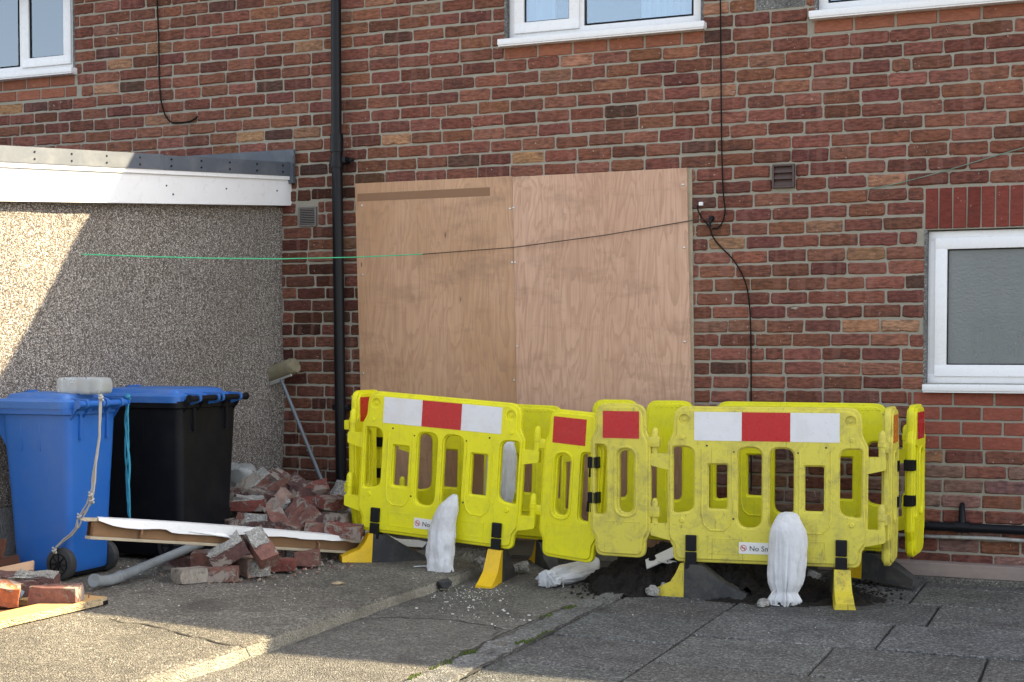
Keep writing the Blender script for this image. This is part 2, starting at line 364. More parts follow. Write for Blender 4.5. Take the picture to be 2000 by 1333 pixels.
MAT = dict(
    brick=m_brick(), smooth_brick=m_brick('smooth_red_brick', True), mortar=m_mortar(), pebble=m_pebbledash(),
    slab=m_concrete('slab_concrete', (.145, .135, .115), (.22, .205, .175), speck=.62),
    lane=m_concrete('lane_concrete', (.13, .124, .112), (.20, .19, .168), speck=.55, seed=1.3),
    flag=m_concrete('paving_flag', (.120, .120, .118), (.172, .172, .168), (.05,.048,.046), speck=.7, seed=.6, tint=True),
    kerb=m_concrete('kerb_face', (.22, .205, .17), (.31, .295, .245), (.10,.095,.08), speck=.25, seed=2.2),
    channel=m_concrete('channel_cement', (.13, .128, .12), (.24, .24, .235), (.06,.06,.055), speck=.5, seed=.2),
    plinth=m_concrete('plinth_render', (.20, .20, .20), (.30, .30, .29), (.04,.04,.04), speck=.15, seed=3.0),
    ground=m_concrete('far_ground', (.16, .155, .145), (.22, .21, .19), speck=.4, seed=4.),
    upvc=m_plain('white_plastic', (.80, .81, .82), .3, .05, 3, .0002, 30, dirt=(.5,.49,.45), dirt_amt=.14),
    upvc_clean=m_plain('window_plastic', (.82, .83, .85), .28, .03, 3, .0001, 30),
    lead=m_plain('grey_capping', (.085, .10, .125), .55, .12, 5, .0012, 14, dirt=(.3,.3,.3), dirt_amt=.2),
    black=m_plain('black_plastic', (.006, .0065, .009), .42, .1, 9, .0005, 40, spec=.25),
    rubber=m_plain('recycled_rubber', (.030, .031, .033), .7, .2, 9, .0018, 90, dirt=(.16,.14,.11), dirt_amt=.4),
    bin_black=m_plain('black_bin_plastic', (.004, .005, .008), .5, .1, 7, .0006, 60, spec=.2, dirt=(.025,.025,.025), dirt_amt=.25),
    bin_blue=m_plain('blue_bin_plastic', (.014, .115, .44), .38, .10, 5, .0006, 60, dirt=(.14,.20,.40), dirt_amt=.12),
    lid_blue=m_plain('blue_lid_plastic', (.020, .125, .42), .45, .10, 5, .0006, 60, dirt=(.2,.26,.42), dirt_amt=.2),
    yel=m_yellow('bright_yellow_plastic', (.80, .755, .006), (.34, .30, .07), .26),
    yel_old=m_yellow('dirty_yellow_plastic', (.68, .60, .075), (.30, .255, .10), .62, .5),
    foot_yel=m_yellow('foot_yellow', (.80, .50, .008), (.35, .25, .06), .30, .45),
    foot_old=m_yellow('dirty_foot_yellow', (.62, .50, .04), (.17, .14, .06), .8, .55),
    red=m_plain('red_reflective', (.50, .006, .014), .28, .1, 8, .0006, 25, dirt=(.4,.05,.05), dirt_amt=.15),
    white_refl=m_plain('white_reflective', (.74, .75, .78), .3, .05, 8, .0004, 25, dirt=(.45,.43,.38), dirt_amt=.25),
    sticker=m_plain('sticker_white', (.78, .78, .76), .4, .04, 8, .0002),
    ink=m_plain('ink', (.02, .02, .02), .6, .0), redink=m_plain('red_ink', (.55, .04, .03), .6, .0),
    ply1=m_plywood('plywood_warm', (.57, .355, .22), (.43, .245, .125), .4), ply2=m_plywood('plywood_pink', (.62, .40, .285), (.54, .33, .22), 2.1),
    tape=m_plain('brown_mark', (.24, .125, .06), .6, .1, 12), steel=m_plain('screw_steel', (.6, .6, .58), .3, .1, 40, metal=.9),
    bag=m_bag(), frost=m_frosted(), glass=m_glass('window_glass'),
    room=m_plain('dark_room', (.05, .055, .06), .9, .2), blind=m_plain('blind_fabric', (.62, .74, .80), .8, .05), curtain=m_plain('curtain_fabric', (.74, .78, .82), .85, .08),
    vent=m_plain('brown_vent', (.075, .045, .038), .5, .1), galv=m_plain('grey_vent', (.20, .18, .17), .5, .2, 20, metal=.2),
    cable=m_plain('cable_black', (.008, .007, .006), .6, .0, spec=.15), green=m_plain('green_line', (.05, .50, .24), .5, .0), brownline=m_plain('brown_line', (.05, .03, .02), .6, .0),
    palegreen=m_plain('pale_green_line', (.16, .24, .19), .6, 0),
    rope=m_plain('grey_rope', (.42, .41, .38), .9, .2, 60, .001, 200), twine=m_plain('blue_twine', (.03, .26, .40), .8, .2, 60, .001, 200),
    jug=m_plain('translucent_jug', (.72, .76, .75), .3, .05, 9, .0006, 12, **{'Transmission Weight': .65}),
    rub=m_rubble_brick(), soil=m_soil(), pipe=m_plain('grey_pipe', (.26, .29, .31), .45, .1, 8, .0005, dirt=(.10,.09,.08), dirt_amt=.6),
    timber=m_timber('old_timber', (.25, .145, .075), (.13, .075, .04)), lath=m_timber('pale_lath', (.46, .40, .30), (.32, .27, .19)),
    board=m_timber('varnished_board', (.52, .33, .15), (.42, .25, .10), (1, .08, 1)), offcut=m_timber('pale_offcut', (.56, .38, .25), (.44, .28, .17)),
    darkboard=m_timber('dark_offcut', (.12, .05, .032), (.07, .03, .02)), chip=m_concrete('chipboard_edge', (.40,.31,.19), (.50,.40,.26), (.25,.18,.1), speck=.3),
    tile=m_plain('blue_tile', (.30, .50, .66), .3, .1), stone=m_concrete('broken_concrete', (.30,.29,.27), (.42,.41,.38), (.16,.15,.14), speck=.35),
    roller=m_plain('roller_fleece', (.27, .235, .15), .95, .35, 30, .01, 120), alu=m_plain('roller_pole', (.15, .17, .19), .45, .2, 20, metal=.3),
    step=m_timber('grey_pink_board', (.36, .29, .26), (.25, .20, .18), (.1, 1, 1)), moss=m_plain('moss', (.07, .10, .015), .95, .4, 40, .01, 90),
    chips=m_plain('plaster_flakes', (.62, .60, .55), .9, .2), roof=m_plain('roof_tile', (.12, .07, .055), .8, .3, 6), gutter=m_plain('gutter_black', (.015,.015,.017), .4, .1),
    gaspipe=m_plain('gas_pipe', (.008, .009, .013), .45, .3, 20, spec=.2), whitepipe=m_plain('painted_pipe', (.5, .5, .48), .5, .3, 30, dirt=(.05,.05,.05), dirt_amt=.7),
)

# ------------------------------------------------------------------ ground
def slab_z(x, y): return .055 + max(0, min(1, (-3.36-x)/1.9))*.05
def grid_sheet(x0, x1, y0, y1, nx, ny, zf, skirt=.3):
    vs, fs = [], []
    for j in range(ny+1):
        for i in range(nx+1):
            x = x0+(x1-x0)*i/nx; y = y0+(y1-y0)*j/ny; vs.append((x, y, zf(x, y)))
    for j in range(ny):
        for i in range(nx):
            a = j*(nx+1)+i; fs.append((a, a+1, a+nx+2, a+nx+1))
    return vs, fs
g = MB(); g.box((-300, -300, -.6), (300, 300, -.045)); tag(g.build('ground', MAT['ground']), 'grey concrete yard ground spreading around the paving', 'ground', kind='structure')

def lane_z(x, y): return -.004 + .010*fbm((x*1.3, y*1.3, 3)) + .004*fbm((x*6, y*6, 1))
m = MB(); m.add(*grid_sheet(-3.50, -2.44, -6.0, .05, 40, 200, lane_z)); tag(m.build('lane', MAT['lane'], smooth=60), 'lower strip of worn cracked concrete between slab edge and drain strip', 'pavement', kind='structure')

# upper concrete slab with an uneven, chipped edge towards the lane
m = MB(); ny, nx = 260, 70
def edge_x(y):
    e = -3.36 + .010*fbm((y*2.1, 0, 5)) + .010*fbm((y*11, 2, 5), 3)
    if y > -.80: e -= .25*min(1, (y+.80)/.12) + .05*fbm((y*7, 7, 1))
    return e
vs, fs = [], []
for j in range(ny+1):
    y = -6.0 + 6.05*j/ny; ex = edge_x(y)
    for i in range(nx+1):
        t = i/nx; x = -9.5 + (ex+9.5)*(1-(1-t)**2.6)
        d = ex-x
        z = slab_z(x, y) + .006*fbm((x*1.1, y*1.1, 9)) + .003*fbm((x*8, y*8, 2))
        if d < .012: z -= .009 + .006*abs(fbm((y*14, 3, 3)))
        vs.append((x, y, z))
    vs.append((ex+.004+.004*fbm((y*9, 1, 1)), y, .012)); vs.append((ex+.010+.008*fbm((y*5, 4, 1)), y, -.06))
w = nx+3
for j in range(ny):
    for i in range(nx+2): a = j*w+i; fs.append((a, a+1, a+w+1, a+w))
slab_o = MB(); slab_o.add(vs, fs); slab = slab_o.build('slab', MAT['slab'], smooth=50)
slab.data.materials.append(MAT['kerb'])
for p in slab.data.polygons:
    if p.index % (nx+2) >= nx-1: p.material_index = 1
tag(slab, 'raised concrete slab with a rough chipped edge under the bins', 'pavement', kind='structure')

def crack(name, px, z, wd, mat, parent, dx=.0):
    """dark crack: a thin ragged ribbon sunk into the surface line given by pixels"""
    pts = [onz(x, y, z(0) if callable(z) else z) for x, y in px]; out = []
    for a, b in zip(pts, pts[1:]):
        n = max(2, int((b-a).length/.02))
        for k in range(n): out.append(a.lerp(b, k/n))
    out.append(pts[-1]); mb = MB(); L = []; Rr = []
    for i, p in enumerate(out):
        q = p + Vector((fbm((p.x*9, p.y*9, 1))*.018, fbm((p.x*9, p.y*9, 6))*.018, 0))
        t = (out[min(i+1, len(out)-1)]-out[max(i-1, 0)]).normalized(); s = Vector((-t.y, t.x, 0))
        ww = wd*(.45+abs(fbm((p.x*16, p.y*16, 3)))*1.6)
        def zs(v):
            if parent.name == 'slab': return slab_z(v.x, v.y)+.006*fbm((v.x*1.1, v.y*1.1, 9))+.003*fbm((v.x*8, v.y*8, 2))+.0035
            if parent.name == 'lane': return lane_z(v.x, v.y)+.002
            return .013
        for lst, v in ((L, q+s*ww), (Rr, q-s*ww)): lst.append(Vector((v.x, v.y, zs(v))))
    n = len(L); mb.add(L+Rr, [(i, i+1, n+i+1, n+i) for i in range(n-1)])
    o = mb.build(name, mat, parent); return o
dk = m_plain('crack_dirt', (.030, .027, .022), .95, .4, 40)
crack('crack', [(218,1213),(300,1222),(380,1240),(450,1252),(520,1248)], .075, .005, dk, slab)
lane = bpy.data.objects['lane']
crack('crack', [(745,1204),(830,1206),(900,1212),(965,1222),(985,1228)], .0, .005, dk, lane)
crack('crack', [(965,1222),(975,1232),(960,1241)], .0, .004, dk, lane)
crack('crack', [(700,1208),(745,1204)], .0, .003, dk, lane)

# cement drain strip with ragged sides
m = MB(); ny = 240; vs = []; fs = []
for j in range(ny+1):
    y = -6 + 4.85*j/ny; xl = -2.52 + .03*fbm((y*4, 1, 8)) + .012*fbm((y*17, 1, 8)); xr = -2.37 + .02*fbm((y*4, 5, 8)) + .012*fbm((y*17, 6, 8))
    if y > -1.5: xl += (y+1.5)*.16
    for i, t in enumerate((0, .04, .3, .5, .7, .96, 1)):
        z = .004 + .006*abs(t-.5)*2 + .008*fbm((t*3, y*9, 4)) - (.03 if t in (0, 1) else 0); vs.append((xl+(xr-xl)*t, y, z))
for j in range(ny):
    for i in range(6): a = j*7+i; fs.append((a, a+1, a+8, a+7))
m.add(vs, fs); ch = tag(m.build('drain_strip', MAT['channel'], smooth=50), 'pale cement strip running from the soil heap between lane and paving flags', 'pavement', kind='structure')
crack('crack', [(855,1302),(905,1275),(960,1248),(1010,1226),(1070,1200),(1110,1183)], .014, .008, dk, ch)
crack('crack', [(905,1322),(985,1280),(1065,1240),(1120,1210),(1180,1180)], .012, .008, dk, ch)
m = MB()
for path in ([(845,1306),(905,1277),(925,1270)], [(1060,1205),(1075,1200)], [(1105,1188),(1118,1184)], [(1010,1256),(1035,1250),(1075,1232)], [(800,1325),(815,1318)]):
    for a, b in zip(path, path[1:]):
        for k in range(60):
            t = rnd.random(); p = onz(a[0]+(b[0]-a[0])*t, a[1]+(b[1]-a[1])*t, .012) + Vector((rnd.gauss(0,.010), rnd.gauss(0,.012), 0))
            s = rnd.uniform(.003, .009); an = rnd.random()*6
            m.add([p+Vector((math.cos(an+q*2.1)*s, math.sin(an+q*2.1)*s, -.006)) for q in range(3)]+[p+Vector((0,0,s*.9))], [(0,1,3),(1,2,3),(2,0,3)])
tag(m.build('moss', MAT['moss']), 'green moss growing along the cracks of the drain strip', 'moss', kind='stuff')

# paving flags, each its own stone
pv = MB(); pv.box((-2.40, -6, -.05), (3.0, -.10, -.016)); paving = tag(pv.build('paving', dk), 'dark concrete flag paving in front of the yellow barriers', 'pavement', kind='structure')
def flag(x0, x1, y0, y1):
    gp = .005; tilt = (rnd.uniform(-.003, .003), rnd.uniform(-.003, .003)); h = rnd.uniform(-.002, .003); N = 10
    def side(a, b, k): return [(a[0]+(b[0]-a[0])*i/k, a[1]+(b[1]-a[1])*i/k) for i in range(k)]
    cs = [(x0+gp, y0+gp), (x1-gp, y0+gp), (x1-gp, y1-gp), (x0+gp, y1-gp)]
    out = sum([side(cs[i], cs[(i+1) % 4], N) for i in range(4)], [])
    cx, cy = (x0+x1)/2, (y0+y1)/2
    def Z(x, y): return h + (x-cx)*tilt[0]*2 + (y-cy)*tilt[1]*2
    a = []; b = []; c = []
    for x, y in out:
        j = .003*fbm((x*17, y*17, 2))+.004*max(0, fbm((x*5, y*5, 7)))
        dx, dy = (x-cx), (y-cy); s = 1-(j+.001)/max(abs(dx), abs(dy)); x1_, y1_ = cx+dx*s, cy+dy*s
        a.append((x1_, y1_, -.03)); b.append((x1_, y1_, Z(x, y)-.005)); s2 = s-.007/max(abs(dx), abs(dy)); c.append((cx+dx*s2, cy+dy*s2, Z(x, y)))
    q = rnd.uniform(.86, 1.12); t = (q*rnd.uniform(.97,1.04), q, q*rnd.uniform(.95,1.02))
    mb = MB(); mb.loft([a, b, c], True, t); mb.build('paving_flag', MAT['flag'], paving)
rows = [(-.10,-.29,[-.945,-1.56]), (-.29,-.87,[-.945,-1.56]), (-.87,-1.45,[-.792]), (-1.45,-2.06,[-.936]), (-2.06,-2.68,[-.467,-1.11]), (-2.68,-3.3,[-.79]), (-3.3,-3.92,[-.47,-1.11]), (-3.92,-4.55,[-.8]), (-4.55,-5.2,[-.5,-1.15])]
for ya, yb, js in rows:
    xs = [-1.765] + sorted(js); last = xs[-1]
    while last < 2.0: last += .645; xs.append(last)
    for a, b in zip(xs, xs[1:]): flag(a, b, yb, ya)
for ya, yb in ((-.1,-.55),(-.55,-1.13),(-1.13,-1.712),(-1.712,-2.30),(-2.30,-2.9),(-2.9,-3.5),(-3.5,-4.1),(-4.1,-4.7),(-4.7,-5.3)): flag(-2.362, -1.765, yb, ya)
# raised concrete ledge along the wall foot
m = MB(); vs = []; fs = []; n = 120
for i in range(n+1):
    x = -2.3 + 4.5*i/n; yf = -.125 + .012*fbm((x*5, 0, 3)); zt = .034+.004*fbm((x*4, 1, 1))
    vs += [(x, yf-.006, -.03), (x, yf-.003, zt-.006), (x, yf+.006, zt), (x, .03, zt+.004)]
for i in range(n):
    for k in range(3): a = i*4+k; fs.append((a, a+4, a+5, a+1))
m.add(vs, fs); tag(m.build('wall_ledge', MAT['lane'], smooth=40), 'low concrete ledge along the foot of the brick wall', 'pavement', kind='structure')

# scattered plaster flakes and grit
m = MB()
def flake(p, s):
    an = rnd.random()*6; k = rnd.choice((4, 5, 5)); h = s*rnd.uniform(.05, .3)
    l0 = [p+Vector((math.cos(an+i*6.283/k)*s*rnd.uniform(.5,1.2), math.sin(an+i*6.283/k)*s*rnd.uniform(.4,1), -.002)) for i in range(k)]
    m.loft([l0, [q.lerp(p, .35)+Vector((0,0,h+.002)) for q in l0]])
def scatter(cx, cy, sx, sy, n, z, smin=.0015, smax=.006):
    for i in range(n):
        p = onz(rnd.gauss(cx, sx), rnd.gauss(cy, sy), 0); x, y = p.x, p.y
        p = onz(cx, cy, 0) if False else p
        zz = (slab_z(x, y)+.004) if x < -3.38 else .003
        q = Vector((x, y, zz)); flake(q, rnd.uniform(smin, smax) if rnd.random() < .9 else smax*1.6)
scatter(920, 1160, 38, 7, 130, 0, .001, .004); scatter(600, 1115, 40, 6, 130, .06, .001, .004); scatter(450, 1180, 160, 30, 160, .06, .001, .004); scatter(930, 1190, 60, 12, 60, 0)
scatter(1500, 1200, 180, 25, 40, 0, .001, .004); scatter(80, 1240, 60, 20, 60, .06, .001, .005); scatter(300, 1145, 60, 15, 60, .06)
tag(m.build('plaster_flakes', MAT['chips']), 'scattered white plaster flakes and grit on the concrete', 'flakes', kind='stuff')

# ------------------------------------------------------------------ the brick house
house = tag(empty('brick_house', (-3, 0, 0)), 'red brick house wall with white plastic windows and boarded-up doorway', 'house')
def hpart(mb, name, mat, parent=None, smooth=None):
    o = mb.build(name, mat, None, smooth); o.parent = parent or house
    if not parent: o.matrix_parent_inverse = Matrix.Translation((3, 0, 0))
    return o
WINS = {  # x0, x1, z0 (top of sill), z1
    'left': (-8.10, -6.93, 3.331, 4.03), 'mid': (-3.545, -2.285, 3.249, 4.03), 'right': (-1.60, -.2, 3.249, 4.03), 'low': (-.972, -.20, 1.112, 1.975)}
X0, X1, Z0, Z1 = -9.4, 8.5, -.05, 4.11
BX0, BX1, BZ1 = -8.6, 1.3, 4.0          # bricks laid one by one inside this field
PITCH_Z, PITCH_X, ZREF, XREF = .0822, .2215, 2.2175, -.985
xs = sorted({X0, X1, *[w[0] for w in WINS.values()], *[w[1] for w in WINS.values()]})
zs = sorted({Z0, Z1, *[w[2] for w in WINS.values()], *[w[3] for w in WINS.values()]})
def solid(i, j):
    if not (0 <= i < len(xs)-1 and 0 <= j < len(zs)-1): return False
    cx, cz = (xs[i]+xs[i+1])/2, (zs[j]+zs[j+1])/2
    return not any(w[0] < cx < w[1] and w[2] < cz < w[3] for w in WINS.values())
m = MB()
for i in range(len(xs)-1):
    for j in range(len(zs)-1):
        if not solid(i, j): continue
        a, b, c, d = xs[i], xs[i+1], zs[j], zs[j+1]
        m.add([(a,0,c),(b,0,c),(b,0,d),(a,0,d)], [(0,1,2,3)]); m.add([(a,.28,c),(b,.28,c),(b,.28,d),(a,.28,d)], [(3,2,1,0)])
        for di, dj, q in ((-1,0,[(a,0,c),(a,.28,c),(a,.28,d),(a,0,d)]),(1,0,[(b,0,c),(b,.28,c),(b,.28,d),(b,0,d)]),(0,-1,[(a,0,c),(b,0,c),(b,.28,c),(a,.28,c)]),(0,1,[(a,0,d),(b,0,d),(b,.28,d),(a,.28,d)])):
            if not solid(i+di, j+dj): m.add(q, [(0,1,2,3)])
wall = hpart(m, 'wall', MAT['mortar'])

def brick_geo(w, h, rg, smooth=False, proud=.007):
    """worn brick front: ragged outline, arris, slightly uneven face; centred, front towards -y"""
    nx_, nz_ = (6, 2); amp = .0006 if smooth else .0015; pts = []
    hw, hh = w/2, h/2; cr = .002 if smooth else rg.uniform(.004, .011)
    for k in range(nx_): pts.append((-hw+cr+(w-2*cr)*k/(nx_-1), -hh))
    pts.append((hw, -hh+cr)); pts.append((hw, hh-cr))
    for k in range(nx_): pts.append((hw-cr-(w-2*cr)*k/(nx_-1), hh))
    pts.append((-hw, hh-cr)); pts.append((-hw, -hh+cr))
    pts = [(x+rg.gauss(0, amp), z+rg.gauss(0, amp)) for x, z in pts]
    tx, tz = rg.gauss(0, .006), rg.gauss(0, .012); n = len(pts); pr = proud + rg.gauss(0, .001 if smooth else .002)
    ins = .003 if smooth else .007
    vs = [(x, .02, z) for x, z in pts] + [(x, -pr*.2, z) for x, z in pts]
    vs += [(x*(1-ins/hw), -pr+x*tx+z*tz+(0 if smooth else rg.gauss(0, .0007)), z*(1-ins/hh)) for x, z in pts]
    fs = []
    for r in (0, 1):
        for j in range(n): k = (j+1) % n; fs.append((r*n+j, r*n+k, (r+1)*n+k, (r+1)*n+j))
    # face split across so that it is not one flat polygon
    o = 2*n
    for k in range(nx_-1): fs.append((o+k, o+k+1, o+2*nx_-k, o+2*nx_+1-k))
    fs.append((o+nx_-1, o+nx_, o+nx_+1, o+nx_+2)); fs.append((o+2*nx_+1, o+2*nx_+2, o+2*nx_+3, o))
    return vs, fs
def brick_colour(rg, x, z):
    u = rg.random()
    if u < .022: c = (.38, .20, .12)
    elif u < .055: c = (.28, .145, .095)
    elif u < .08: c = (.12, .062, .05)
    elif u < .33: c = (.178, .073, .054)
    elif u < .70: c = (.228, .093, .064)
    else: c = (.268, .113, .077)
    if z < .75 and x > -2.3 and rg.random() < .5: c = (.26, .15, .13)
    q = rg.uniform(.86, 1.15)
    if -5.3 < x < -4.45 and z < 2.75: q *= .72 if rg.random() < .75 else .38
    return (c[0]*q, c[1]*q*rg.uniform(.92, 1.1), c[2]*q*rg.uniform(.92, 1.1))
# list of all bricks: (cx, cz, w, h, kind)
BR = []
def blocked(x0, x1, z0, z1):
    """cut a brick against openings -> list of free (x0, x1)"""
    segs = [(x0, x1)]
    holes = [(w[0]-.012, w[1]+.012, w[2]-.045, w[3]) for w in WINS.values()]
    holes += [(-.985-.008, -.10, 1.975, 2.2175)]                      # soldier arch
    holes += [(w[0]-.02, w[1]+.02, 3.1217, 3.2039) for k, w in WINS.items() if k in ('mid', 'right')]
    holes += [(-8.2, -6.9, 3.1217, 3.2861), (-1.075, .3, .9845, 1.0667), (-1.03, .3, .738, .9845)]
    holes += [(-1.855, -1.713, 2.242, 2.385), (-5.065, -4.912, 2.12, 2.265), (-1.985+.02, -1.66, 3.2861, 3.3683)]
    holes += [(-4.52, -2.42, -.1, 2.30), (-9.4, -5.26, -.1, 2.2)]      # behind the boards and inside the extension
    for h in holes:
        if z1 <= h[2]+.012 or z0 >= h[3]-.012: continue
        ns = []
        for a, b in segs:
            if b <= h[0] or a >= h[1]: ns.append((a, b)); continue
            if a < h[0]: ns.append((a, h[0]))
            if b > h[1]: ns.append((h[1], b))
        segs = ns
    return [(a, b) for a, b in segs if b-a > .035]
rb = random.Random(11); row0 = math.floor((Z0-ZREF)/PITCH_Z); row = row0
def drift(x, z): return .0045*math.sin(x*.9+z*1.7)+.003*math.sin(x*2.3+z*5)
while ZREF + row*PITCH_Z < BZ1:
    zb = ZREF + row*PITCH_Z; x = XREF + (PITCH_X/2 if row % 2 else 0) + rb.gauss(0, .010)
    x -= math.ceil((x-BX0)/PITCH_X)*PITCH_X
    while x < BX1:
        # now and then a half brick breaks the bond
        w = PITCH_X*.5 if rb.random() < .03 else PITCH_X*rb.uniform(.975, 1.025)
        jt = .006 + rb.random()*.008; bt = .010 + rb.random()*.006
        for a, b in blocked(x+jt/2, x+w-jt/2, zb+bt/2, zb+PITCH_Z-bt/2):
            BR.append(((a+b)/2, zb+PITCH_Z/2+drift(x, zb)+rb.gauss(0, .0012), b-a, PITCH_Z-bt, 0))
        x += w
    row += 1
# smooth orange-red bricks under the sills and the upright arch over the low window
def run(x0, x1, zc, h, L, gap, kind, off=0.0):
    x = x0 - off
    while x < x1-.03:
        a, b = max(x, x0), min(x+L, x1)
        if b-a > .03: BR.append(((a+b)/2, zc, b-a-gap, h, kind))
        x += L
for k in ('mid', 'right'): w = WINS[k]; run(w[0]-.02, w[1]+.02, 3.1628, .070, .232, .014, 1)
w = WINS['left']; run(-8.2, -6.90, 3.245, .069, .222, .012, 1, .05); run(-8.2, -6.90, 3.1628, .069, .222, .012, 1, .14)
for i in range(4): run(-1.075 if i == 0 else -1.03, .3, 1.0667-.0822*(i+.5), .070, .2215, .013, 1, (.08 if i % 2 else .19))
x = -.985
while x < -.12: BR.append((x+.0375, 2.094, .068, .226, 2)); x += .0755
def in_view(cx, cz):
    d = Vector((cx, 0, cz))-CAM; zf = d.dot(FW); px = XC+F_PX*d.dot(RT)/zf; py = YC-F_PX*d.dot(UP)/zf
    return px, py, (F_PX/zf)**2
SCORE = []
for i, (cx, cz, w, h, k) in enumerate(BR):
    px, py, s = in_view(cx, cz); vis = 15 < px < 1985 and 10 < py < 1110
    if vis and 1280 < px < 1790 and py > 800: vis = False          # behind the barriers
    if vis and px < 690 and py > 880: vis = False
    SCORE.append((s*w*h if vis else -1, i))
TOP = {i for _, i in sorted(SCORE, reverse=True)[:298]}
rest = {0: MB(), 1: MB(), 2: MB()}
for i, (cx, cz, w, h, k) in enumerate(BR):
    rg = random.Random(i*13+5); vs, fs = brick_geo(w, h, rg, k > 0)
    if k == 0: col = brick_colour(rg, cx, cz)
    elif k == 1: q = rg.uniform(.85, 1.15); col = (.30*q, .118*q, .074*q) if cz > 3 else (.27*q, .088*q, .062*q)
    else: q = rg.uniform(.85, 1.15); col = (.20*q, .052*q, .040*q)
    if k == 0 and rg.random() < .12: # banded brick
        pass
    mat = MAT['brick'] if k == 0 else MAT['smooth_brick']
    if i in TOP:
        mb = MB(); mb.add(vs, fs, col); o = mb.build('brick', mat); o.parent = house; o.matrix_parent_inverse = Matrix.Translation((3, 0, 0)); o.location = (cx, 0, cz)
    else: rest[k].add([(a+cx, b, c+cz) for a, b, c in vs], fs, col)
for k in rest:
    if rest[k].v: tag(hpart(rest[k], 'brickwork', MAT['brick'] if k == 0 else MAT['smooth_brick']), kind='stuff')
# cement patch beside the upper right window
m = MB(); m.add([(-1.955,-.004,3.290),(-1.668,-.004,3.292),(-1.668,-.004,3.364),(-1.955,-.004,3.364),(-1.955,.01,3.290),(-1.668,.01,3.292),(-1.668,.01,3.364),(-1.955,.01,3.364)], [(0,1,2,3),(0,4,5,1),(1,5,6,2),(2,6,7,3),(3,7,4,0)])
hpart(m, 'cement_patch', MAT['channel'])
# roof, eaves and gutter above the picture
m = MB(); m.prism([(-.22, 4.09), (-.22, 4.14), (3.6, 6.5), (7.4, 4.14), (7.4, 4.09)], 'x', X0-.2, X1+.2); roof = hpart(m, 'roof', MAT['roof'])
m = MB(); m.tube([(X0-.2, -.26, 4.10), (X1+.2, -.26, 4.10)], .055, 12); hpart(m, 'gutter', MAT['gutter'])
m = MB(); m.prism([(-.02, 4.20), (-.02, 4.92), (.5, 5.0), (1.4, 5.0)], 'x', -1.05, .75); hpart(m, 'shadow_block', MAT['roof'], roof)  # unseen block added above the eave to raise its shadow on the extension wall
m = MB(); m.box((X0, .29, -.05), (X0+.25, 7.2, 4.08)); m.box((X1-.25, .29, -.05), (X1, 7.2, 4.08)); m.box((X0+.26, 6.9, -.05), (X1-.26, 7.2, 4.08)); hpart(m, 'rear_wall', MAT['mortar'])

